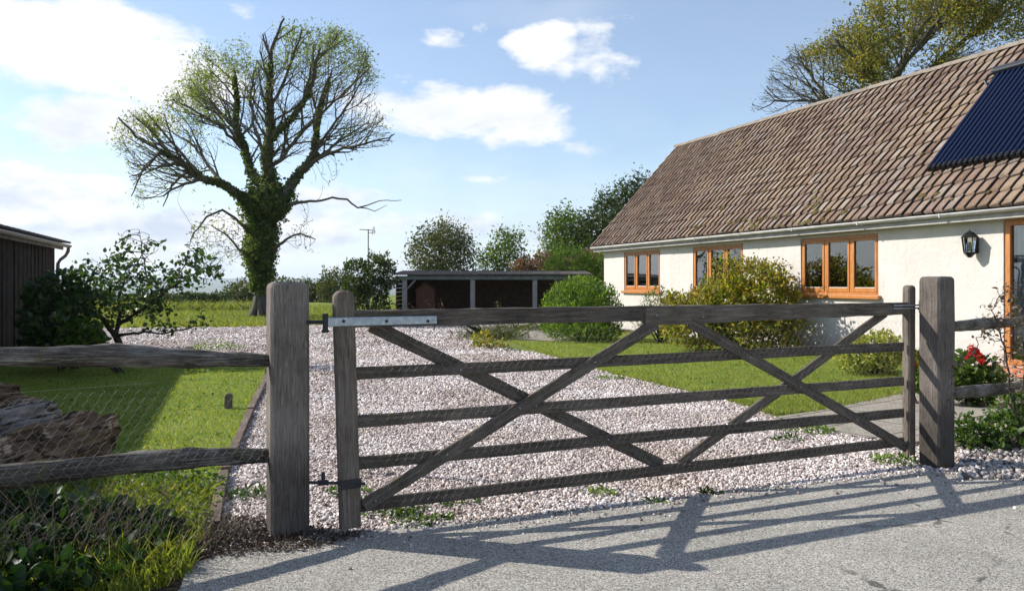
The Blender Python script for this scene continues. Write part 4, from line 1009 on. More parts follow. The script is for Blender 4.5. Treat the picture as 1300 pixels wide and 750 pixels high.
lm = link('lantern_frame', bm_mesh('lantern_frame', bm), M_black, lan, world=False)
bm = bmesh.new(); loft(bm, [hexring(-.118, .084), hexring(.123, .112)], False, False); link('glass', bm_mesh('glass', bm), M_glass, lan, world=False)
bm = bmesh.new(); bm_cyl(bm, (0, -.16, -.11), (0, -.16, .05), .028, .022, 10); link('candle_lamp', bm_mesh('bulb', bm), mat_white, lan, world=False)
bm = bmesh.new(); bm_box(bm, (-.05, -.02, -.14), (.05, .0, .14), .006); bm_tube(bm, [(0, -.01, -.09), (0, -.08, -.13), (0, -.13, -.16), (0, -.16, -.19)], .011, 8); bm_tube(bm, [(0, -.01, .05), (0, -.05, .07), (0, -.07, .12)], .008, 6)
link('bracket', bm_mesh('bracket', bm), M_black, lan, world=False)
# ============================================================ dark timber shed on the left
SC = Vector((-10.75, 18.5, 0)); SU = Vector((.335, -.942, 0)).normalized(); SW = Vector((-.942, -.335, 0)); SANG = math.atan2(SU.y, SU.x)
shed = empty('timber_shed', SC, 'dark boarded shed with corrugated roof at the left edge', 'shed', rz=SANG)   # local x along the wall to the camera, local y = towards the drive
M_shw = mat_wood('shed_board_mat', (.012, .008, .006), (.030, .021, .016), (.075, .058, .046))
SLn = 13.0
V = []; Fc = []; x = 0
bmS = bmesh.new()
while x < SLn:
    wd = .16+rng.uniform(-.01, .02); off = rng.uniform(0, .012)+(.014 if int(x/.16) % 2 else 0)
    bm_box(bmS, (x, -.04, .02), (x+wd-.006, .0+off, 2.36), .003); x += wd
y = .0
while y < 5:
    bm_box(bmS, (-.03-rng.uniform(0, .01), -y-.16, .02), (.0, -y-.006, 2.36+.0), .003); y += .165
me = bm_mesh('wall', bmS)
# stored with its length on X of a stood-up copy so the grain runs up the boards
me.transform(Matrix.Rotation(R(90), 4, 'Y')); o = hobj('wall', me, M_shw, shed); o.matrix_local = Matrix.Rotation(R(-90), 4, 'Y')
lbox('frame', [((-.02, -4.9, 2.30), (.08, -.05, 2.40)), ((0, -.16, 2.30), (SLn, -.05, 2.42))], M_shw, shed)
V = []; Fc = []; nxs = int(SLn/.02)+24; L1 = 5.6
for i in range(nxs):
    x = -.3+i*.02; zc = .022*math.sin(x/.076*2*math.pi)
    for (yy, th) in ((.30, 0), (-L1, 0), (-L1, -.008), (.30, -.008)):
        V.append((x, yy, 2.46+(.30-yy)*.09+zc+th))
for i in range(nxs-1):
    b = i*4
    for k in range(4): Fc.append((b+k, b+(k+1) % 4, b+4+(k+1) % 4, b+4+k))
hobj('roof', npmesh('roof', V, Fc), mat_plain('corrugated_mat', (.16, .15, .145), .8, nz=.5, scale=6), shed, smooth=True)
lbox('fascia', [((-.2, .13, 2.28), (SLn, .155, 2.42))], mat_plain('shed_fascia_mat', (.22, .20, .18), .8, nz=.4, scale=4), shed)
halfpipe('gutter', -.42, SLn, .235, 2.40, .065, mat_plain('shed_gutter_mat', (.30, .27, .25), .5, nz=.3), shed)
bm = bmesh.new(); bm_tube(bm, [(-.30, .235, 2.36), (-.30, .235, 2.26), (-.24, .18, 2.14), (-.12, .09, 2.04), (-.07, .06, 1.95), (-.06, .055, 1.2), (-.06, .055, .1)], .042, 10)
hobj('downpipe', bm_mesh('downpipe', bm), mat_plain('downpipe_mat', (.15, .11, .10), .5), shed, smooth=True)
# ============================================================ open fronted shed across the drive
CP = Vector((-4.5, 30.5, 0)); cp = empty('open_shed', CP, 'long low open fronted store with grey posts beyond the drive', 'open shed')
def cb(name, boxes, m, bevel=.01): return lbox(name, boxes, m, cp, bevel)
Wd = 7.4; TZ = 1.62
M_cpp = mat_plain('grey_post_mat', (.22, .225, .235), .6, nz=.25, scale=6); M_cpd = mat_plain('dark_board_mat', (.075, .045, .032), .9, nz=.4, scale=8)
for px in (513.5, 600, 679): 
    xx = (px-650)/F*30.5-CP.x; cb('post', [((xx-.09, -.02, 0), (xx+.09, .16, TZ))], M_cpp)
xx = (513.5-650)/F*30.5-CP.x; bm = bmesh.new(); bm_cyl(bm, (xx+.05, .06, 1.22), (xx+.42, .06, TZ), .035, n=6); hobj('brace', bm_mesh('brace', bm), M_cpp, cp)
cb('fascia', [((-.02, -.06, TZ), (Wd, -.02, TZ+.15))], mat_plain('cp_fascia_mat', (.12, .14, .14), .7, nz=.35, scale=3))
bx = []; x = 0
while x < Wd: bx.append(((x, 3.3, 0), (x+.194, 3.33+rng.uniform(0, .015), 1.85))); x += .2
bx.append(((0, 3.36, 0), (Wd, 3.38, 1.85)))
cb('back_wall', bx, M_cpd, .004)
bx = []; z = 0.02
while z < 1.75:
    bx.append(((.0, -.0, z), (.03, 3.3, z+.15))); bx.append(((Wd-1.3, .0, z), (Wd-.0, .03, z+.15))); z += .16
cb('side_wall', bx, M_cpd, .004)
V = []; Fc = []; n = int((Wd+.5)/.025)
for i in range(n):
    x = -.25+i*.025; zc = .02*math.sin(x/.1*2*math.pi)
    for (yy, th) in ((-.16, 0), (3.6, 0), (3.6, -.01), (-.16, -.01)): V.append((x, yy, TZ+.20+(yy+.1)*.055+zc+th))
for i in range(n-1):
    for k in range(4): Fc.append((i*4+k, i*4+(k+1) % 4, i*4+4+(k+1) % 4, i*4+4+k))
hobj('roof', npmesh('roof', V, Fc), mat_plain('cp_roof_mat', (.13, .11, .09), .9, nz=.5, scale=4), cp, smooth=True)
cab = empty('small_cabin', (-3.75, 31.0, 0), 'small reddish brown gabled hutch inside the open store', 'hutch')
M_cab = mat_plain('cabin_mat', (.10, .045, .033), .8, nz=.3, scale=10); bm = bmesh.new()
pr = [(-.02, 0), (.68, 0), (.68, 1.22), (.33, 1.50), (-.02, 1.22)]
A_ = [bm.verts.new((x, 0, z)) for x, z in pr]; B_ = [bm.verts.new((x, 1.0, z)) for x, z in pr]; bm.faces.new(A_[::-1]); bm.faces.new(B_)
for i in range(5): bm.faces.new((A_[i], A_[(i+1) % 5], B_[(i+1) % 5], B_[i]))
for k_ in range(1, 6): bm_box(bm, (-.02+k_*.117-.004, -.012, .02), (-.02+k_*.117+.004, -.001, 1.2), 0)
link('body', bm_mesh('body', bm), M_cab, cab, world=False)
bm = bmesh.new()
for sgn, xa in ((1, 0), (-1, .66)):
    vs = [(xa-sgn*.06, -.05, 1.19), (.33, -.05, 1.535), (.33, 1.05, 1.535), (xa-sgn*.06, 1.05, 1.19)]
    q_ = [bm.verts.new(v) for v in vs]; q2 = [bm.verts.new((v[0], v[1], v[2]+.03)) for v in vs]
    bm.faces.new(q_); bm.faces.new(q2[::-1])
    for i in range(4): bm.faces.new((q_[i], q_[(i+1) % 4], q2[(i+1) % 4], q2[i]))
link('roof', bm_mesh('roof', bm), M_cpd, cab, world=False)
# television aerial
ab = Vector(((467.5-650)/F*33, 33, 0)); aer = empty('tv_aerial', ab, 'thin metal television aerial on a tall mast behind the shrub', 'aerial')
zt = CAM_H+(HOR-291)/F*33; M_al = mat_plain('aerial_mat', (.16, .17, .18), .5, .5)
bm = bmesh.new(); bm_cyl(bm, (0, 0, 0), (0, 0, zt), .022, n=8); link('mast', bm_mesh('mast', bm), M_al, aer, world=False)
bm = bmesh.new(); bm_cyl(bm, (-.36, -.05, zt-.01), (.24, .1, zt-.05), .016, n=6)
for i in range(7):
    f = i/6; c = Vector((-.34+f*.5, -.045+f*.12, zt-.01-.03*f)); bm_cyl(bm, c+Vector((.06, -.16, .0)), c-Vector((.06, -.16, 0)), .007, n=4)
bm_cyl(bm, (.16, .05, zt-.22), (.20, .1, zt+.12), .014, n=6); bm_cyl(bm, (.24, .05, zt-.2), (.26, .1, zt+.1), .012, n=6); bm_cyl(bm, (0, 0, zt-.16), (.3, .08, zt-.12), .012, n=6)
link('antenna', bm_mesh('antenna', bm), M_al, aer, world=False)
# ============================================================ vegetation
def mat_bark(name, a, b, sc_=1.0):
    s = NT(name, .92, .15); g = s.noise(5*sc_, 7, .75, s.mapv((3, 3, .6)), .8); s.color(s.ramp(g, [(.32, a), (.68, b)])); s.bump(g, .8, .03); return s.m
M_bark = mat_bark('bark_mat', (.05, .042, .034), (.17, .15, .12)); M_twig = mat_bark('twig_mat', (.055, .045, .04), (.13, .11, .09)); M_dbark = mat_bark('dark_bark_mat', (.03, .024, .02), (.10, .08, .065))
M_ashleaf = leaf_mat('ash_leaf_mat', [(.09, .15, .035), (.14, .21, .055), (.19, .25, .075), (.24, .25, .09)], .55)
M_ivy = leaf_mat('ivy_leaf_mat', [(.045, .085, .02), (.075, .13, .028), (.12, .18, .042), (.21, .24, .07)], .42, .4, .45)
M_dark = leaf_mat('dark_leaf_mat', [(.022, .045, .014), (.04, .07, .02), (.065, .095, .03)], .35)
M_mid = leaf_mat('mid_leaf_mat', [(.05, .10, .02), (.09, .155, .03), (.15, .21, .055)], .42)
M_hedge = leaf_mat('hedge_leaf_mat', [(.05, .075, .03), (.08, .105, .04), (.11, .13, .055), (.13, .12, .06)], .3)
M_bright = leaf_mat('bright_leaf_mat', [(.06, .13, .018), (.11, .20, .03), (.17, .27, .05), (.24, .33, .08)], .45)
M_yel = leaf_mat('yellow_green_leaf_mat', [(.12, .15, .025), (.20, .25, .035), (.32, .33, .05), (.44, .38, .06), (.26, .14, .05)], .45)
M_pink = leaf_mat('faded_flower_mat', [(.22, .10, .08), (.30, .17, .10), (.16, .12, .05), (.20, .19, .06)], .3)
M_var = leaf_mat('variegated_leaf_mat', [(.15, .22, .04), (.36, .40, .07), (.58, .55, .15), (.22, .28, .07)], .35)
M_red = leaf_mat('red_petal_mat', [(.55, .01, .012), (.7, .03, .03)], .35, tcol=(1.3, .4, .4))
M_dry = leaf_mat('dry_leaf_mat', [(.10, .065, .04), (.17, .12, .08), (.26, .20, .14), (.12, .10, .04)], .25, tcol=(1.1, .9, .6))
M_litter = leaf_mat('litter_mat', [(.05, .035, .024), (.10, .068, .048), (.20, .145, .10)], .1, tcol=(1, .8, .6))
M_rust = leaf_mat('rusty_leaf_mat', [(.22, .12, .08), (.30, .18, .12), (.20, .18, .08), (.36, .23, .17)], .3, tcol=(1.1, .9, .6))
M_autumn = leaf_mat('autumn_leaf_mat', [(.09, .12, .03), (.15, .18, .04), (.27, .25, .06), (.42, .32, .07)], .5)
M_fig = leaf_mat('fig_leaf_mat', [(.018, .045, .014), (.03, .07, .02), (.05, .105, .03), (.085, .14, .045)], .38, .38, .5)
M_grassb = leaf_mat('grass_blade_mat', [(.145, .205, .026), (.215, .285, .042), (.30, .35, .065), (.46, .41, .15)], .42)
M_fieldb = leaf_mat('field_blade_mat', [(.15, .22, .05), (.22, .27, .07), (.34, .33, .13)], .4)
M_weed = leaf_mat('weed_leaf_mat', [(.03, .075, .015), (.06, .12, .02), (.10, .17, .03)], .4)
def vary(pts, c, rr, rim=.0):
    return pts
def ell_points(n, c, r, inner=.55, lump=.22, seed=0.0, flatbottom=True):
    d = rand_dirs(n); k = np.array([1+lump*(mnoise.noise(Vector((x*1.7+seed, y*1.7, z*1.7)))*1.6+.6*mnoise.noise(Vector((x*5+seed, y*5, z*5)))) for x, y, z in d])
    f = rng.uniform(inner**3, 1, n)**(1/3); p = d*(k*f)[:, None]*np.array(r)+np.array(c)
    return p, d
def bush(name, base, lobes, nleaf, size, m, label, cat='bush', group=None, aspect=.5, up=.3, shape='diamond', stems=14, zmin=.02, lump=.30, inner=.6, bark=None, root=None, part='foliage', shoots=True):
    """lobes: (px, py, Y, rx_px, rz_px, ry_m)"""
    t_ = root or empty(name, base, label, cat, group); P_ = []; O_ = []
    vol = [(l[3]*l[4]) for l in lobes]; tot = sum(vol); L3 = []
    for l, v in zip(lobes, vol):
        c = P(l[0], l[1], l[2]); k = l[2]/F; r = (l[3]*k, l[5], l[4]*k)
        p, d = ell_points(int(nleaf*v/tot), c, r, inner, lump, rng.uniform(0, 50)); P_.append(p); O_.append(d); L3.append((c, r))
    p = np.concatenate(P_); o = np.concatenate(O_); ok = p[:, 2] > zmin+base[2]; p = p[ok]; o = o[ok]
    # stray shoots that break the outline
    if shoots:
        k = int(len(p)*.004)+4; ii = rng.choice(len(p), k, replace=False); dd = o[ii]+np.array([0, 0, .7]); dd /= np.linalg.norm(dd, axis=1, keepdims=True); rs = np.mean([v_[1][0] for v_ in L3])
        ln_ = rng.uniform(.12, .42, k)*rs; tt = np.linspace(0, 1, 9); sp_ = (p[ii][:, None]+dd[:, None]*(ln_[:, None]*tt)[:, :, None]).reshape(-1, 3)+rng.normal(size=(k*9, 3))*size*.25
        p = np.concatenate([p, sp_]); o = np.concatenate([o, np.repeat(dd, 9, 0)])
    # thin the foliage in places so that darker depth shows
    ns = np.array([mnoise.noise(Vector(q)*(1.1/max(.3, L3[0][1][0]*.35))) for q in p]); ok = ns > -.22+rng.normal(size=len(p))*.1; p = p[ok]; o = o[ok]
    leaves(part, p, size, m, t_, aspect, up, outward=o*.8, shape=shape)
    if stems:
        bm = bmesh.new(); b = Vector(base)
        for i in range(stems):
            c, r = L3[rng.integers(0, len(L3))]; d = Vector(rand_dirs(1)[0]); e = c+Vector((d.x*r[0]*.8, d.y*r[1]*.8, d.z*r[2]*.8)); st = b+Vector((rng.normal()*.08, rng.normal()*.08, 0))
            mid = st.lerp(e, .5)+Vector((rng.normal()*.08, rng.normal()*.08, .1)); w0 = .02
            bm_tube(bm, [st, st.lerp(mid, .5), mid, e], [w0, w0*.8, w0*.6, .004], 5)
        link('stem', bm_mesh('stem', bm), bark or M_dbark, t_)
    return t_
def poly_tree(name, label, poly, Y, ry, base, limbs=None, natt=1500, step=.35, kill=.45, infl=3.0, r0=.006, per=6, spread=.22, size=.12, m=None, leaf_r=.03, leafprob=None, aspect=.45, cat='tree', group=None, trunk_r=.25, rmin=0.0, bark=None, shape='diamond', droop=0.0, grav=0.0, ex=2.3, extra=None, jitter=.12, up=.1, limb2=0, fan=None, up_leaf=.1):
    t_ = empty(name, base, label, cat, group)
    att = crown_points(poly, Y, ry, natt) if extra is None else np.concatenate([crown_points(poly, Y, ry, natt)]+extra)
    if limbs is None:
        c = Vector(att.mean(0)); b = Vector(base); limbs = [[(*b, trunk_r), (*b.lerp(c, .5), trunk_r*.7), (*b.lerp(c, .85), trunk_r*.35)]]
    pos, par, rh = limb_nodes(limbs, step); nl = len(pos)
    if fan:
        pos, par, rad, order, nl = fan_grow(pos, par, rh, Y, ry, poly, (base[0], base[1]), **fan); rh = list(rad[:nl])
        if extra:
            n0 = len(pos); r_old = rad.copy(); pos, par = colonize(list(pos), list(par), np.concatenate(extra), .22, .26, 2.0, jitter=.15); rad = np.concatenate([r_old, np.full(len(pos)-n0, .009)])
        sel = np.zeros(len(par), bool); sel[:nl] = [h >= trunk_r*.45 for h in rh]
        branch_mesh('trunk', pos, par, np.where(sel, rad, -1), bark or M_bark, t_, 0)
        pr = par.copy(); pr[sel] = -1; branch_mesh('branches', pos, pr, rad, bark or M_bark, t_, 0)
        kid = np.zeros(len(par), int); np.add.at(kid, par[par >= 0], 1)
        tips = np.where((rad < leaf_r) & (np.arange(len(par)) >= nl))[0]; tips = tips[[rng.uniform() < leafprob(pos[i]) for i in tips]]
        c = np.repeat(pos[tips], per, 0)+rng.normal(size=(len(tips)*per, 3))*spread
        leaves('crown', c, size, m, t_, aspect, up_leaf, droop=droop, shape=shape); print(name, 'nodes', len(pos), 'leaves', len(c))
        return t_, pos, par, rad, nl
    if limb2: pos, par = colonize(pos, par, crown_points(poly, Y, ry*.9, limb2), step*1.3, step*2.6, infl*3, jitter=.10, grav=grav)
    n2 = len(pos)
    pos, par = colonize(pos, par, att, step, kill, infl, jitter=jitter, grav=grav)
    rad = pipe_radii(par, r0, ex)
    for i in range(nl): rad[i] = max(min(rad[i]*.8, rh[i]*1.3), rh[i]*.75)
    th = nl
    # trunk first, then the finer branches
    big = rad.copy()
    sel = np.zeros(len(par), bool); sel[:nl] = [h >= (trunk_r*.45) for h in rh]
    ra = rad.copy(); ra[~sel] = -1
    branch_mesh('trunk', pos, par, np.where(sel, rad, -1), bark or M_bark, t_, 0) if sel.sum() > 1 else None
    rb = np.where(sel, -1, rad)
    # keep real radii for parents
    def bm2():
        tmp = rad.copy(); idx = sel.copy(); pr = par.copy(); pr[idx] = -1
        return branch_mesh('branches', pos, pr, tmp, bark or M_bark, t_, rmin)
    bm2()
    tips = np.where((rad < leaf_r) & (np.arange(len(par)) >= nl))[0]
    if leafprob is not None: tips = tips[[rng.uniform() < leafprob(pos[i]) for i in tips]]
    if len(tips) and m is not None:
        c = np.repeat(pos[tips], per, 0)+rng.normal(size=(len(tips)*per, 3))*spread
        leaves('crown', c, size, m, t_, aspect, up, droop=droop, shape=shape)
    return t_, pos, par, rad, nl
LPX = 330
def LP_(Y, pts, dy=None):            # polyline in pixels at depth Y, with depth drift and radii (in pixels)
    out = []
    for i, q_ in enumerate(pts):
        px, py, r = q_[:3]; d = q_[3] if len(q_) > 3 else 0.0; p = P(px, py, Y); cx = (LPX-650)/F; hh = math.hypot(cx, 1); out.append((p.x+d*cx/hh, p.y+d/hh, p.z, r*Y/F))
    return out
def want(n): return ONLY is None or n in ONLY
# ------------------------------------------------------------ the big ash
AY = 34.5
if want('ash'):
    limbs = [LP_(AY, [(330, 404, 11), (330, 396, 8.5), (331, 380, 7.8), (331, 350, 8), (333, 320, 9), (336, 285, 10), (338, 255, 9.5)]),
        LP_(AY, [(332, 275, 8), (318, 262, 6), (300, 246, 5, -.5), (283, 236, 4.3, -1.1), (262, 233, 3.8, -1.5), (237, 217, 3.0, -2), (210, 201, 2.2, -2.3), (183, 185, 1.6, -2.4), (163, 165, 1, -2.6)]),
        LP_(AY, [(338, 258, 8), (330, 233, 6), (317, 214, 4.8, .6), (309, 180, 4, 1.2), (296, 145, 3, 1.6), (300, 111, 2.2, 1.9), (296, 73, 1.2, 2.2)]),
        LP_(AY, [(340, 255, 8), (341, 233, 7), (338, 201, 6, -.5), (344, 169, 4.6, -1), (341, 127, 3.2, -1.5), (343, 84, 2.2, -2), (358, 45, 1.2, -2.4)]),
        LP_(AY, [(345, 262, 8), (360, 248, 6), (381, 217, 5, 1), (402, 190, 4, 1.8), (407, 153, 3, 2.4), (413, 111, 2.2, 2.7), (429, 68, 1.2, 3)]),
        LP_(AY, [(383, 215, 3.5, 1), (404, 200, 2.6, .4), (429, 191, 2, -.2), (460, 187, 1.3, -.8), (495, 178, .7, -1.2)]),
        LP_(AY, [(344, 180, 4, -.9), (370, 159, 3, -1.8), (391, 127, 2.2, -2.6), (399, 89, 1.4, -3.2)]),
        LP_(AY, [(306, 165, 3, 1.3), (280, 135, 2.4, 2), (250, 100, 1.4, 2.8)]),
        LP_(AY, [(338, 215, 3, 0), (355, 205, 2.6, -.4), (385, 170, 2, -1), (430, 130, 1.3, -1.6), (462, 100, .9, -2)]),
        LP_(AY, [(262, 233, 2.5, -1.5), (240, 240, 1.6, -2), (215, 255, 1, -2.4)]), LP_(AY, [(237, 217, 2.4, -2), (210, 215, 1.5, -1.2), (185, 225, .8, -.8)]), LP_(AY, [(212, 202, 1.8, -2.2), (192, 228, 1.2, -2.6), (180, 258, .6, -2.8)]), LP_(AY, [(245, 222, 2, -1.9), (222, 238, 1.3, -1), (208, 262, .7, -.4)]), LP_(AY, [(225, 208, 2, -2.1), (205, 180, 1.4, -1.2), (180, 158, .8, -.6)]), LP_(AY, [(262, 233, 2.2, -1.5), (236, 205, 1.6, -2.6), (212, 178, 1, -3.2), (196, 160, .6, -3.4)]),
        LP_(AY, [(283, 236, 2.6, -1.1), (262, 205, 2, .2), (240, 175, 1.4, 1.2), (215, 160, .8, 2)]), LP_(AY, [(309, 185, 2.6, 1.2), (285, 165, 1.8, 0), (255, 150, 1.2, -1.2), (225, 140, .7, -2)]),
        LP_(AY, [(338, 201, 2.8, -.5), (322, 160, 2, .6), (318, 110, 1.4, 1.6), (325, 60, .8, 2.4)]), LP_(AY, [(341, 150, 2.4, -1.2), (362, 110, 1.7, -2), (380, 60, 1, -2.6)]),
        LP_(AY, [(404, 180, 2.4, 2), (428, 150, 1.7, 1.4), (450, 120, 1.1, .8), (462, 95, .7, .6)]), LP_(AY, [(409, 140, 2, 2.4), (395, 100, 1.5, 1.2), (398, 60, .9, .4)]), LP_(AY, [(404, 195, 2.2, 1.8), (440, 165, 1.5, 2.4), (478, 140, .8, 2.8)]),
        LP_(AY, [(345, 262, 4), (375, 259, 2.2, -.3), (400, 257, 1.5, -.7), (420, 254, 1.3, -1), (436, 257, 1.2, -1.2), (450, 268, 1.0, -1.3), (462, 264, .8, -1.3), (477, 259, .6, -1.4), (503, 259, .4, -1.6)]),
        LP_(AY, [(452, 267, .8, -1.3), (470, 271, .5, -1.3), (485, 264, .3, -1.2)]),
        LP_(AY, [(325, 300, 4), (306, 285, 2, -1), (285, 272, 1.5, -1.8), (266, 280, 1.2, -2.2), (252, 300, .8, -2.6), (246, 318, .5, -2.8)]),
        LP_(AY, [(325, 330, 3), (305, 318, 1.6, -1), (290, 300, 1.0, -1.6), (272, 292, .6, -2)]),
        LP_(AY, [(345, 320, 3), (362, 305, 1.6, -.6), (380, 298, 1.0, -1), (398, 305, .6, -1.2)])]
    poly = [(149, 160), (165, 142), (200, 148), (212, 118), (238, 100), (236, 78), (262, 60), (290, 46), (322, 44), (345, 32), (400, 33), (438, 36), (452, 54), (466, 62), (474, 88), (490, 104), (476, 128), (490, 150), (500, 176),
            (476, 192), (440, 196), (424, 206), (400, 215), (372, 222), (345, 215), (322, 222), (300, 232), (280, 222), (266, 222), (262, 245), (240, 276), (205, 284), (176, 262), (164, 215), (150, 190)]
    ex = [crown_points([(240, 290), (262, 262), (300, 272), (318, 300), (312, 330), (290, 335), (255, 335)], AY-1.5, 1.6, 260), crown_points([(360, 290), (392, 272), (402, 300), (392, 318), (365, 312)], AY-.8, 1.2, 130),
          crown_points([(395, 225), (425, 205), (440, 212), (415, 240), (398, 240)], AY+.3, .6, 30)]
    def ashprob(p):
        px = 650+p[0]/AY*F; py = HOR-(p[2]-CAM_H)/AY*F
        f = .10+.75*max(0, min(1, (430-px)/170))*max(0, min(1, (215-py)/110))+.55*max(0, min(1, (95-py)/40))+.5*(px < 250)*(py < 195)+.35*(py > 250)*(px < 330)
        n_ = mnoise.noise(Vector(p)*.55); e = math.hypot((px-330)/165, (py-150)/115); return min(1, f*(.9+1.5*n_)*max(.3, min(1.1, (e-.2)*1.5))*.85)
    ash, apos, apar, arad, anl = poly_tree('ash_tree', 'tall ivy covered ash tree with sparse crown in the field', poly, AY, 4.6, P(330, 403, AY).to_tuple()[:2]+(0,), limbs, natt=6500, step=.24, kill=.30, infl=2.0, r0=.0105, per=7, spread=.19, size=.118, m=M_ashleaf, leaf_r=.0115, fan=dict(zmin=4.3), leafprob=ashprob, aspect=.36, trunk_r=.26, extra=ex, ex=2.5, jitter=.10, limb2=260, grav=.12)
    # root flare
    bm = bmesh.new(); bb = P(330, 403, AY); bb.z = 0
    for i in range(9):
        a_ = 2*math.pi*i/9+rng.normal()*.2; d_ = Vector((math.cos(a_), math.sin(a_), 0)); bm_tube(bm, [bb+d_*.16+Vector((0, 0, .9)), bb+d_*.24+Vector((0, 0, .4)), bb+d_*.42+Vector((0, 0, .10)), bb+d_*.65+Vector((0, 0, -.06))], [.13, .14, .12, .05], 8)
    link('roots', bm_mesh('roots', bm), M_bark, ash, smooth=True)
    # ivy: clumps wrapped round the trunk and lower limbs
    pts = []; 
    def ivyline(pts_px, n, rads):
        pp = [P(a, b, AY)+Vector((-.305, .952, 0))*(c if c else 0) for a, b, c in pts_px]
        for i in range(n):
            u = rng.uniform(0, len(pp)-1.001); k = int(u); p = pp[k].lerp(pp[k+1], u-k); r = rads[k]+(rads[k+1]-rads[k])*(u-k)
            d = rand_dirs(1)[0]; d = Vector(d); q_ = p+d*r*rng.uniform(.35, 1.0)**.6
            lump = mnoise.noise(q_*1.3)*.7+mnoise.noise(q_*3.1)*.35; q_ = p+(q_-p)*(1+lump*.75); pts.append(tuple(q_))
    ivyline([(331, 368, 0), (331, 345, 0), (331, 315, 0), (333, 290, 0), (338, 265, 0), (342, 245, 0)], 17000, [.36, .66, .78, .82, .98, .75])
    ivyline([(342, 275, 0), (352, 252, 0), (340, 245, 0), (322, 262, 0)], 5200, [.85, .85, .85, .6])
    ivyline([(318, 262, 0), (300, 246, -.5), (283, 236, -1.1), (262, 233, -1.5), (237, 215, -2), (212, 202, -2.3)], 4300, [.38, .21, .18, .14, .11, .05])
    ivyline([(330, 233, 0), (317, 214, .6), (309, 180, 1.2), (298, 150, 1.5), (300, 115, 1.8), (296, 85, 2)], 4600, [.34, .2, .16, .12, .08, .04])
    ivyline([(341, 233, 0), (338, 201, -.5), (344, 169, -1), (341, 130, -1.5), (343, 95, -2)], 4800, [.40, .25, .17, .10, .05])
    ivyline([(360, 248, 0), (381, 217, 1), (402, 190, 1.8), (407, 153, 2.4), (413, 115, 2.7), (425, 80, 3)], 4800, [.34, .2, .16, .11, .08, .04])
    ivyline([(344, 180, -.9), (370, 159, -1.8), (388, 135, -2.4)], 900, [.22, .18, .1])
    leaves('ivy', np.array(pts), .105, M_ivy, ash, .75, .1, droop=.35, shape='leaf')
# ------------------------------------------------------------ tree behind the cottage
if want('back'):
    BY = 37; LPX = 1150
    limbs = [[(*Vector(((1150-650)/F*BY, BY, 0)), .3), (*P(1140, 160, BY), .26), (*P(1128, 110, BY), .2)],
        LP_(BY, [(1130, 130, 5), (1110, 105, 3.4), (1085, 75, 2.5), (1060, 50, 1.5)]), LP_(BY, [(1130, 120, 5), (1142, 80, 4, 1), (1160, 40, 3, 1.5), (1180, 5, 2, 2)]), LP_(BY, [(1140, 140, 5), (1190, 85, 3.4, -1), (1230, 55, 2.5, -1.5), (1290, 20, 1.5, -2)]),
        LP_(BY, [(1112, 150, 4), (1050, 122, 2.6, 1), (1030, 95, 1.8, 1.2), (1015, 62, 1, 1.5)]), LP_(BY, [(1060, 126, 2.4, .6), (1020, 128, 1.4), (985, 128, .9), (962, 140, .5)]), LP_(BY, [(1143, 90, 3), (1190, 40, 2, -2), (1240, 0, 1.3, -3)])]
    poly = [(952, 148), (962, 112), (985, 84), (1010, 60), (1040, 60), (1062, 40), (1090, 18), (1120, -30), (1200, -60), (1300, -60), (1350, -20), (1360, 60), (1300, 90), (1200, 120), (1100, 150), (1000, 160)]
    def bprob(p):
        px = 650+p[0]/BY*F; py = HOR-(p[2]-CAM_H)/BY*F; f = max(0, min(1, (px-1030)/60)); n_ = mnoise.noise(Vector(p)*.5); return max(.02, f*(.62+1.8*n_))
    poly_tree('ash_tree', 'tall tree with yellowing leaves and bare twigs rising behind the cottage roof', poly, BY, 4.0, ((1150-650)/F*BY, BY, 0), limbs, natt=4600, step=.28, kill=.36, infl=2.4, r0=.0105, per=9, spread=.22, size=.155, m=M_autumn, leaf_r=.0115, fan=dict(zmin=5.0, lens=(3.6, 1.7, .75), gapn=-.62, cap=16), leafprob=bprob, aspect=.4, trunk_r=.3, jitter=.12, limb2=160, ex=2.5)
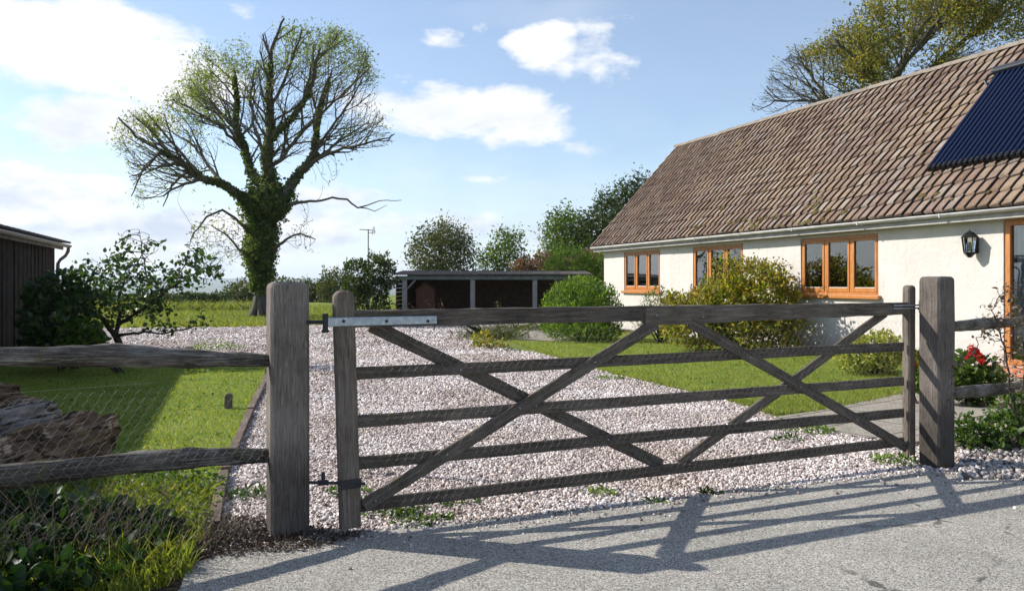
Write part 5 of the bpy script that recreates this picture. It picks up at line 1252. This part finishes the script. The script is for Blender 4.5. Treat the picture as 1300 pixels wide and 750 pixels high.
# ------------------------------------------------------------ broad leaved small tree by the shed
if want('fig'):
    FY = 14.5; LPX = 160
    base = ((152-650)/F*FY, FY, 0)
    limbs = [[(*base, .12), (*P(151, 437, FY), .095), (*P(146, 424, FY), .08)],
        LP_(FY, [(146, 426, 5), (132, 408, 4), (118, 393, 3, -.2), (104, 378, 2, -.3), (90, 365, 1, -.4)]), LP_(FY, [(147, 424, 4), (152, 400, 3, .2), (150, 380, 2.4, .3), (160, 352, 1.7, .4), (176, 332, 1.2, .4), (186, 310, .8, .5), (190, 296, .4, .5)]),
        LP_(FY, [(150, 412, 4), (172, 398, 3, -.2), (196, 380, 2.4, -.3), (220, 362, 1.7, -.4), (250, 345, 1.2, -.4), (278, 332, .6, -.5)]), LP_(FY, [(150, 426, 3), (175, 420, 2, -.4), (205, 421, 1.5, -.6), (235, 414, 1.1, -.8), (258, 408, .6, -.9)]),
        LP_(FY, [(196, 380, 2, -.3), (186, 350, 1.3, -.1), (181, 320, .9, 0), (176, 292, .4, 0)]), LP_(FY, [(220, 362, 1.4, -.4), (236, 330, 1, -.2), (240, 318, .5, -.1)])]
    poly = [(82, 360), (95, 336), (118, 330), (140, 326), (150, 300), (168, 286), (182, 292), (196, 300), (205, 306), (192, 345), (215, 345), (228, 318), (250, 318), (270, 328), (288, 340), (270, 358), (236, 372), (214, 398), (190, 405), (150, 410), (110, 400), (85, 385)]
    ex = [crown_points([(185, 410), (262, 398), (268, 412), (215, 425), (190, 424)], FY-.8, .35, 60)]
    def fprob(p):
        px = 650+p[0]/FY*F; py = HOR-(p[2]-CAM_H)/FY*F; return .2 if (py < 330 and 150 < px < 215) else .72
    poly_tree('small_tree', 'small broad leaved tree with low spreading limbs beside the dark shed', poly, FY, 1.0, base, limbs, natt=760, step=.12, kill=.13, infl=1.3, r0=.0045, per=6, spread=.065, size=.078, m=M_fig, leaf_r=.011, leafprob=fprob, aspect=.7, trunk_r=.1, shape='leaf', extra=ex, droop=.25, bark=M_dbark)
    bush('shrub', (-7.6, 13.6, 0), [(86, 372, 13.6, 20, 30, .5), (92, 405, 13.6, 22, 28, .5), (60, 400, 13.4, 26, 45, .5), (70, 430, 13.0, 30, 25, .5)], 4200, .09, M_fig, 'dark leafy shrub at the corner of the timber shed', shape='leaf', aspect=.7, stems=10)
    bush('shrub', (-6.4, 13.0, 0), [(104, 428, 12.6, 20, 16, .4)], 900, .10, M_weed, 'low bright leafed shrub at the foot of the dark shrub', shape='leaf', aspect=.6, stems=4)
# ------------------------------------------------------------ trees and hedges in the distance
if want('far'):
    def ptree(*a, **k): poly_tree(*a, **k)
    ptree('round_tree', 'round grey green tree standing behind the open store', [(519, 318), (528, 300), (545, 288), (560, 281), (578, 284), (592, 296), (600, 314), (598, 335), (590, 350), (560, 356), (530, 352), (520, 336)], 42, 1.9, P(560, 395, 42).to_tuple()[:2]+(0,), natt=420, step=.3, kill=.3, infl=2, per=30, spread=.24, size=.15, m=M_hedge, trunk_r=.16)
    ptree('young_tree', 'loose light green tree right of the round tree', [(603, 345), (606, 325), (622, 312), (630, 294), (645, 298), (660, 292), (664, 318), (668, 348), (630, 356)], 40, 1.2, P(636, 395, 40).to_tuple()[:2]+(0,), natt=330, step=.28, kill=.32, infl=2, per=24, spread=.22, size=.16, m=M_mid, trunk_r=.1)
    ptree('dark_tree', 'dark green tree rising behind the bright domed bush', [(688, 318), (694, 290), (706, 272), (720, 266), (738, 276), (750, 300), (748, 335), (700, 340)], 46, 1.8, P(718, 392, 46).to_tuple()[:2]+(0,), natt=420, step=.32, kill=.38, infl=2, per=34, spread=.3, size=.19, m=M_mid, trunk_r=.16)
    ptree('dark_tree', 'tallest dark green tree against the far end of the cottage roof', [(736, 320), (738, 285), (752, 262), (768, 244), (790, 234), (812, 228), (840, 240), (850, 290), (840, 340), (745, 340)], 44, 2.4, P(790, 392, 44).to_tuple()[:2]+(0,), natt=700, step=.34, kill=.38, infl=2.2, per=34, spread=.3, size=.19, m=M_dark, trunk_r=.22)
    bush('domed_bush', P(725, 400, 35).to_tuple()[:2]+(0,), [(722, 338, 35, 32, 24, 1.2), (752, 342, 35, 22, 22, 1.0), (725, 385, 35, 40, 40, 1.1)], 15000, .11, M_bright, 'bright green domed bush behind the right end of the open store')
    bush('rusty_hedge', P(690, 400, 37).to_tuple()[:2]+(0,), [(690, 342, 37, 38, 18, .8), (665, 348, 37, 20, 16, .7), (735, 345, 37, 30, 18, .8), (760, 340, 37, 30, 22, .8), (700, 370, 37, 60, 30, .7)], 20000, .15, M_rust, 'rusty brown hedge above the open store roof', 'hedge')
    bush('dark_shrub', P(470, 400, 27.5).to_tuple()[:2]+(0,), [(455, 355, 27.5, 20, 28, .8), (478, 352, 27.3, 20, 30, .8), (492, 348, 27.5, 12, 22, .6), (466, 385, 27, 32, 28, .8), (448, 372, 27, 14, 24, .6)], 9000, .105, M_dark, 'dense dark evergreen shrub against the left end of the open store', up=.6)
    # hedgerow pieces beyond the field
    hs = [((392, 370, 62, 52, 14, 1.2), 'green hedge beyond the field between gate post and dark shrub'), ((306, 372, 62, 24, 15, 1.3), 'round field bush just left of the big tree trunk'),
          ((352, 372, 63, 26, 16, 1.3), 'field bush just right of the big tree trunk'), ((255, 380, 58, 34, 8, 1.0), 'low hedge piece beyond the field under the blue hills'), ((190, 383, 56, 46, 10, 1.0), 'dark low hedge seen through the small tree'), ((105, 382, 54, 50, 12, 1.0), 'dark low hedge between timber shed and small tree'), ((20, 380, 52, 60, 14, 1.0), 'low hedge piece hidden mostly behind the timber shed'), ((430, 362, 60, 24, 20, 1.2), 'taller hedge end beside the dark shrub')]
    for (px, py, Y, rx, rz, ry), lab in hs:
        b = P(px, py, Y); n_ = int(rx*150)
        lobes = [(px+rng.uniform(-.8, .8)*rx, py+rng.uniform(-.25, .35)*rz, Y+rng.normal()*.5, rx*rng.uniform(.25, .5), rz*rng.uniform(.7, 1.1), ry) for _ in range(7)]+[(px, py+rz*.7, Y, rx, rz*.7, ry*.8)]
        bush('hedge', (b.x, Y, 0), lobes, n_, .20, M_hedge if rz > 12 else M_dark, lab, 'hedge', stems=6, inner=.3)
# ------------------------------------------------------------ garden shrubs
if want('garden'):
    bush('round_bush', P(738, 433, 20.6).to_tuple()[:2]+(0,), [(738, 396, 20.6, 46, 42, .95), (712, 400, 20.4, 28, 34, .7), (764, 398, 20.4, 27, 36, .7), (738, 372, 20.6, 32, 22, .7), (738, 418, 20.2, 54, 18, .9)], 15000, .075, M_bright, 'big round bright green bush on the lawn by the end of the cottage', up=1.0, aspect=.42, lump=.15)
    t_ = bush('flowering_shrub', P(935, 446, 17.4).to_tuple()[:2]+(0,), [(952, 378, 17.6, 52, 50, .9), (975, 392, 17.5, 44, 48, .8), (925, 396, 17.2, 46, 44, .8), (955, 420, 17.0, 66, 30, .9), (880, 412, 17.2, 40, 32, .7), (862, 400, 17.4, 28, 26, .6), (890, 392, 17.2, 34, 26, .7)], 23000, .080, M_yel, 'large yellow green shrub with faded flower heads under the cottage windows', shape='leaf', aspect=.5)
    bush(None, (0, 0, 0), [(955, 342, 17.6, 40, 14, .6), (990, 362, 17.5, 24, 16, .5), (868, 384, 17.2, 36, 13, .6), (900, 372, 17.3, 18, 12, .5)], 2600, .05, M_pink, None, root=t_, part='flower_heads', stems=0, inner=.8)
    bush('loose_shrub', P(838, 436, 19.6).to_tuple()[:2]+(0,), [(836, 384, 19.6, 20, 20, .5), (848, 405, 19.4, 22, 24, .5), (822, 405, 19.4, 14, 24, .5)], 3200, .055, M_mid, 'loose fine leaved shrub below the middle window', up=1.2, aspect=.3)
    bush('variegated_bush', P(1104, 474, 13.0).to_tuple()[:2]+(0,), [(1104, 448, 13.0, 32, 25, .45), (1128, 446, 13.1, 20, 24, .35), (1084, 456, 12.9, 18, 18, .35)], 6500, .05, M_var, 'low yellow variegated bush against the white wall', shape='leaf', aspect=.55)
    g_ = bush('geranium', P(1236, 500, 9.6).to_tuple()[:2]+(0,), [(1236, 474, 9.6, 26, 26, .25), (1250, 480, 9.5, 20, 22, .25), (1215, 482, 9.6, 14, 20, .2), (1236, 500, 9.6, 24, 16, .22)], 1500, .06, M_mid, 'red flowering geranium right of the latch post', 'flower', shape='leaf', aspect=.95, stems=8)
    bush(None, (0, 0, 0), [(1236, 446, 9.5, 6, 5, .05), (1243, 452, 9.45, 5, 4, .05), (1233, 441, 9.5, 4, 3, .04), (1246, 459, 9.4, 3, 3, .03), (1229, 453, 9.4, 3, 2.5, .03)], 420, .022, M_red, None, root=g_, part='flowers', stems=0, aspect=.9, inner=.2)
    g_ = bush('geranium', P(1163, 505, 9.8).to_tuple()[:2]+(0,), [(1163, 470, 9.8, 9, 28, .2)], 700, .06, M_mid, 'red flowering geranium seen in the gap left of the latch post', 'flower', shape='leaf', aspect=.9, stems=4)
    bush(None, (0, 0, 0), [(1165, 448, 9.7, 4, 5, .05), (1163, 462, 9.7, 5, 5, .05)], 200, .022, M_red, None, root=g_, part='flowers', stems=0, aspect=.9, inner=.2)
    # weeds and the dead climber by the right fence
    bush('weed_clump', (4.35, 6.95, 0), [(1245, 565, 6.95, 26, 26, .22), (1275, 560, 7.1, 30, 34, .3), (1300, 550, 7.2, 30, 36, .3), (1232, 548, 7.0, 14, 22, .15)], 2600, .045, M_weed, 'green leafy weeds under the right rail fence', 'weeds', shape='leaf', aspect=.6, stems=12)
    bush('weed_clump', (5.0, 7.7, 0), [(1290, 530, 7.6, 30, 36, .3), (1320, 520, 7.7, 40, 40, .3)], 1600, .045, M_mid, 'taller green growth at the right edge below the fence', 'weeds', shape='leaf', aspect=.55, stems=10)
    att = np.concatenate([crown_points([(1232, 420), (1250, 385), (1275, 360), (1310, 350), (1330, 400), (1320, 470), (1285, 500), (1262, 470), (1270, 430), (1245, 440)], 6.95, .3, 700), crown_points([(1200, 470), (1225, 440), (1222, 505), (1205, 520)], 6.2, .12, 25), crown_points([(1262, 430), (1330, 420), (1330, 540), (1270, 540)], 7.1, .25, 380)])
    cb_ = (4.62, 7.05, 0); dc = empty('dead_climber', cb_, 'dry brown tangled climber hanging over the right rail fence', 'climber')
    pos, par, rh = limb_nodes([[(*cb_, .012), (*P(1283, 500, 7.05), .01), (*P(1275, 440, 7.0), .007), (*P(1262, 400, 6.95), .004)], [(*cb_, .01), (*P(1300, 480, 7.1), .008), (*P(1300, 400, 7.0), .004)]], .06)
    pos, par = colonize(pos, par, att, .05, .06, .8, jitter=.35); rad = pipe_radii(par, .0016, 2.4)
    branch_mesh('stem', pos, par, rad, M_twig, dc)
    tips = np.where(rad < .004)[0]; tips = tips[rng.uniform(size=len(tips)) < .8]; leaves('foliage', pos[tips]+rng.normal(size=(len(tips), 3))*.012, .036, M_dry, dc, .6, droop=.4, shape='leaf')
    q_ = []
    for i in range(900):
        px = rng.uniform(1219, 1330); py = rng.uniform(577, 613)-abs(rng.normal())*2; v = G(px, max(574, py)); q_.append((v.x, v.y, .03+rng.uniform(0, .02)))
    o = stones('white_pebbles', np.array(q_), .021, mat_stone('pebble_mat', (.78, .84, .9)), 'larger white pebbles beside the latch post and road'); 
# ------------------------------------------------------------ grass, weeds, litter
if want('grass'):
    def zadd(q, z): return np.column_stack([q, np.full(len(q), z)])
    q = scatter(RL_P, int(80000*DENS), 8.8, 24, 1.6, -1, 8.5); tag(blades('lawn_grass', zadd(q, .01), .032, .006, M_grassb), 'short mown grass of the cottage lawn', 'grass', kind='stuff')
    q = scatter(LL_P, int(110000*DENS), 4.2, 16, 1.7, -9, -1.5)
    tag(blades('lawn_grass', zadd(q, .012), .030, .0055, M_grassb), 'mown grass of the lawn behind the left fence', 'grass', kind='stuff')
    # taller grass and clover near the fence foot
    q = scatter([(-3.4, 4.3), (-1.75, 4.45), (-2.1, 5.6), (-3.5, 6.0)], int(9000*DENS), 4.2, 6.2, 1.3)
    tag(blades('long_grass', zadd(q, .012), .065, .005, M_grassb), 'rougher grass and clover behind the lower rail', 'grass', kind='stuff')
    q = scatter([(-3.6, 4.2), (-1.75, 4.55), (-2.1, 5.9), (-4.0, 6.6)], int(5000*DENS), 4.2, 6.6, 1.2)
    qq = zadd(q, .03); qq[:, 2] += rng.uniform(0, .05, len(qq)); o = leaves('clover', qq, .028, M_weed, None, .8, .1, shape='leaf'); tag(o, 'small clover leaves among the rough grass', 'clover', kind='stuff')
    q = scatter(LL_P, int(9000*DENS), 4.3, 14, 1.6, -7, -1.6); nz_ = np.array([mnoise.noise(Vector((x*1.4, y*1.4, 2))) for x, y in q]); q = q[nz_ > .05]; qq = zadd(q, .022); o = leaves('clover', qq, .026, M_bright, None, .8, .4, shape='leaf'); tag(o, 'clover and broad leaved weeds patching the left lawn', 'clover', kind='stuff')
    q = scatter(RL_P, int(5000*DENS), 8.8, 20, 1.4, -1, 8); nz_ = np.array([mnoise.noise(Vector((x*1.1, y*1.1, 7))) for x, y in q]); q = q[nz_ > .1]; qq = zadd(q, .02); o = leaves('clover', qq, .026, M_bright, None, .8, .4, shape='leaf'); tag(o, 'clover patches in the cottage lawn', 'clover', kind='stuff')
    # ragged edges where the lawns creep over the drive and the path
    eg = [g2(648, 434), g2(700, 451.5), g2(745, 466), g2(800, 480), g2(870, 496), g2(930, 511), (3.0, 8.9), (3.6, 9.22), (5.25, 10.62)]; eq = []
    for a_, b_ in zip(eg, eg[1:]):
        n_ = int(170*math.dist(a_, b_)); u_ = rng.uniform(size=(n_, 1)); off = rng.normal(size=(n_, 2))*.035*(1+1.2*np.array([[abs(mnoise.noise(Vector((a_[0]+k_[0]*3, a_[1], 4))))*3] for k_ in u_])); eq.append(np.array([a_])*(1-u_)+np.array([b_])*u_+off)
    eq = np.concatenate(eq); tag(blades('edge_grass', zadd(eq, .012), .055, .006, M_grassb), 'uncut grass fringe along the edge of the cottage lawn', 'grass', kind='stuff')
    # field
    FIELD = [(-26, 26.5), (-6.5, 28.5), (-6, 60), (-40, 60)]
    q = scatter(FIELD, int(60000*DENS), 26.5, 50, 1.3); tag(blades('field_grass', zadd(q, 0), .11, .02, M_fieldb), 'rough pale grass of the sunlit field', 'grass', kind='stuff')
    q = scatter([(-28, 39.5), (-13.5, 42), (-14.5, 45.5), (-29, 44)], int(12000*DENS), 39, 46, 1); tag(blades('tall_grass', zadd(q, 0), .34, .03, M_fieldb), 'strip of tall seeding grass across the field', 'grass', kind='stuff')
    q = scatter([(-15.5, 25.3), (-9.2, 26.3), (-6, 28.0), (-6, 28.6), (-9.3, 27), (-16, 26)], int(3000*DENS), 25, 28.7, 1); tag(blades('verge_grass', zadd(q, 0), .14, .018, M_grassb), 'ragged grass where the drive meets the field', 'grass', kind='stuff')
    # dark ground cover at the road corner
    VERGE = [(-3.6, 4.9), (-2.5, 4.75), (-1.95, 4.65), (-1.72, 4.15), (-1.95, 3.75), (-2.1, 3.2), (-4, 3.0)]
    q = scatter(VERGE, int(6500*DENS), 3.1, 4.9, 1); hgt = .20*np.clip((-1.55-q[:, 0])/.9, .15, 1.1)
    qq = zadd(q, .02); qq[:, 2] += rng.uniform(0, 1, len(q))**.7*hgt*(1+.5*np.array([mnoise.noise(Vector((x*3, y*3, 0))) for x, y in q]))
    o = leaves('ground_cover', qq, .062, leaf_mat('bramble_leaf_mat', [(.012, .035, .010), (.022, .055, .015), (.04, .085, .02)], .3, .48, .35), None, .75, .45, shape='leaf'); tag(o, 'dark bramble and nettle leaves covering the road corner', 'ground cover', kind='stuff')
    q = scatter([(-2.6, 3.95), (-1.75, 4.3), (-1.62, 4.0), (-1.75, 3.7), (-2.4, 3.5)], int(2600*DENS), 3.5, 4.4, 1); tag(blades('verge_grass', zadd(q, .02), .10, .007, M_grassb), 'sunlit grass tufts on the road corner', 'grass', kind='stuff')
    # dry stems along the fence foot
    bm = bmesh.new()
    for i in range(220):
        x = rng.uniform(-3.1, -1.55); y = 4.72+(x+1.4)*.72+rng.normal()*.10; p = Vector((x, y, 0)); h = rng.uniform(.12, .42)*(1.1 if x < -1.9 else .7); l = Vector((rng.normal()*.35, rng.normal()*.25, 1))
        pts_ = [p, p+l*h*.4, p+l*h*.75+Vector((rng.normal()*.03, 0, 0)), p+l*h+Vector((rng.normal()*.07, rng.normal()*.05, 0))]; bm_tube(bm, pts_, [.003, .0026, .002, .0015], 3)
        if rng.uniform() < .7: a_ = pts_[2]; bm_tube(bm, [a_, a_+Vector((rng.normal()*.08, rng.normal()*.05, .07))], [.0014, .0008], 3)
    tag(link('dry_stems', bm_mesh('dry_stems', bm), mat_bark('dry_stem_mat', (.08, .06, .042), (.19, .15, .105)), None), 'thin dead stems tangled along the foot of the left fence', 'stems', kind='stuff')
    q = scatter([(-2.5, 4.35), (-2.0, 4.95), (-1.5, 4.9), (-1.1, 4.66), (-.85, 4.62), (-1.1, 4.38), (-1.7, 4.2), (-2.2, 3.9)], int(5200*DENS), 3.9, 5.1, 1); qq = zadd(q, .022); qq[:, 2] += rng.uniform(0, .03, len(qq)); qq = np.concatenate([qq, qq+rng.normal(size=qq.shape)*np.array([.04, .04, .004])])
    tag(leaves('leaf_litter', qq, .020, M_litter, None, .5, 0), 'brown dead leaves and thatch round the hinge post foot', 'litter', kind='stuff')
    ws = [((492, 650), .20, 'low green weed under the hinge end of the gate', 260), ((530, 668), .12, 'second small weed under the bottom rail near the hinge', 90), ((440, 628), .12, 'green weed beside the lower hinge bolt', 90), ((318, 632), .13, 'weed growing through gravel left of the hinge post', 110), ((580, 640), .12, 'weed showing behind the bottom rail', 90),
          ((560, 664), .07, 'tiny weed at the road edge near the hinge', 40), ((835, 641), .07, 'tiny green moss tuft in the gravel below the middle brace', 40), ((900, 630), .05, 'tiny dark plant on the road edge', 40), ((765, 630), .08, 'pale weed in gravel under the middle of the gate', 45),
          ((1025, 549), .22, 'green weed patch where gravel meets the paved path', 240), ((1000, 560), .12, 'small weed left of the path end', 60), ((1135, 588), .16, 'weeds at the foot of the clapping stile', 130), ((775, 482), .17, 'grey green tuft at the lawn edge behind the gate', 110), ((648, 447), .20, 'blue green tuft at the tip of the lawn', 90), ((275, 443), .5, 'green weed patch on the far drive near the left post', 340), ((930, 500), .12, 'weed on the lawn edge below the second rail', 50)]
    for (px, py), r_, lab, n_ in ws:
        c = G(px, py); a_ = rng.uniform(0, 2*np.pi, n_); rr = r_*np.sqrt(rng.uniform(0, 1, n_)); pp = np.column_stack([c.x+rr*np.cos(a_)*1.3, c.y+rr*np.sin(a_), .02+rng.uniform(0, .5, n_)*r_*(1-rr/r_)])
        o = leaves('weed', pp, .034+.02*r_, M_bright if px % 2 else M_weed, None, .4, .7, shape='leaf', loc=(c.x, c.y, 0)); tag(o, lab, 'weed', 'weeds in the gravel')
    bp = bush('border_plant', P(618, 442, 18).to_tuple()[:2]+(0,), [(622, 438, 18.2, 22, 7, .5), (612, 432, 18.4, 12, 12, .4)], 1100, .06, M_yel, 'yellow green clump where the lawn tip meets the drive', 'plant', shape='leaf', stems=4)
    c = P(628, 425, 21); q = np.column_stack([rng.normal(size=900)*.45+c.x, rng.normal(size=900)*.5+21.2, np.zeros(900)]); o = blades('ornamental_grass', q, .28, .012, M_hedge, loc=(c.x, 21, 0), lean=.5); tag(o, 'grey green grassy tuft behind the yellow clump', 'grass tuft')
    c = P(665, 418, 25); q = np.column_stack([rng.normal(size=700)*.8+c.x, rng.normal(size=700)*.4+25, np.zeros(700)]); o = blades('ornamental_grass', q, .2, .015, M_hedge, loc=(c.x, 25, 0), lean=.5); tag(o, 'low lavender like tuft beside the far path', 'grass tuft')
    for (px, py, Y, h_, lab) in [(437, 398, 6.2, .28, 'dry curled seed head behind the hinge stile'), (521, 400, 24, .7, 'rusty dead flower stem in front of the open store'), (551, 402, 24, .55, 'shorter dead flower stem right of the rusty one'), (632, 402, 23, .5, 'pale spiky seed head behind the top rail')]:
        b = P(px, py, Y); b.z = 0; top = b+Vector((0, 0, CAM_H-(py-HOR-14)/F*Y)); dt = empty('seed_head', b, lab, 'plant'); bm = bmesh.new(); tops = []
        for i in range(5): e = top+Vector((rng.normal()*.008*Y, rng.normal()*.05, rng.normal()*.006*Y)); bm_tube(bm, [b, b.lerp(e, .6)+Vector((rng.normal()*.02, 0, 0)), e], [.006, .005, .003], 4); tops.append(e)
        link('stem', bm_mesh('stem', bm), M_twig, dt); n_ = 50; tp = np.array([tuple(t_) for t_ in tops]); pp = tp[rng.integers(0, 5, n_)]+rng.normal(size=(n_, 3))*np.array([.0015*Y, .02, .003*Y]); leaves('seeds', pp, .012+.0016*Y, M_dry if px != 632 else M_hedge, dt, .5)
# ------------------------------------------------------------ unseen hedge added outside the left edge to shade the corner
if want('off'):
    bush('hedge', (-5.2, 5.6, 0), [(0, 0, .001, 1, 1, .01)], 10, .05, M_dark, 'x', stems=0) if False else None
    hb_ = empty('hedge', (-5.0, 4.9, 0), 'dark leafy hedge added unseen beyond the left edge for its shade', 'hedge')
    p1, d1 = ell_points(9000, (-4.75, 4.75, .75), (.55, .85, .85), .5, .3, 4.0); p2, d2 = ell_points(6000, (-4.7, 3.6, .7), (.6, .7, .8), .5, .3, 9.0); pp = np.concatenate([p1, p2]); dd = np.concatenate([d1, d2]); ok = pp[:, 2] > .02
    leaves('foliage', pp[ok], .08, M_dark, hb_, .6, .3, outward=dd[ok]*.6, shape='leaf')
    bm = bmesh.new()
    for i in range(16): b = Vector((-4.7+rng.normal()*.2, 4.3+rng.normal()*.5, 0)); bm_tube(bm, [b, b+Vector((rng.normal()*.1, rng.normal()*.1, .7)), b+Vector((rng.normal()*.3, rng.normal()*.3, 1.4))], [.02, .014, .005], 5)
    link('stem', bm_mesh('stem', bm), M_dbark, hb_)
# ------------------------------------------------------------ air
if HAZE > 0:
    bm = bmesh.new(); bm_box(bm, (-12000, -12000, -70), (12000, 12000, 130)); me = bm_mesh('haze', bm); hm = bpy.data.materials.new('haze_mat'); hm.use_nodes = True; hn = hm.node_tree
    hn.nodes.remove(hn.nodes['Principled BSDF']); pv = hn.nodes.new('ShaderNodeVolumePrincipled'); pv.inputs['Density'].default_value = HAZE; pv.inputs['Color'].default_value = (.80, .88, 1, 1); pv.inputs['Anisotropy'].default_value = .3
    hn.links.new(pv.outputs[0], hn.nodes['Material Output'].inputs['Volume']); o = link('haze', me, hm); tag(o, kind='stuff', label='thin blue air over the far land')
    sc.cycles.volume_bounces = 1
sc.cycles.max_bounces = 6; sc.cycles.transparent_max_bounces = 12; sc.cycles.transmission_bounces = 4; sc.cycles.diffuse_bounces = 3; sc.cycles.glossy_bounces = 3
sc.cycles.caustics_reflective = False; sc.cycles.caustics_refractive = False
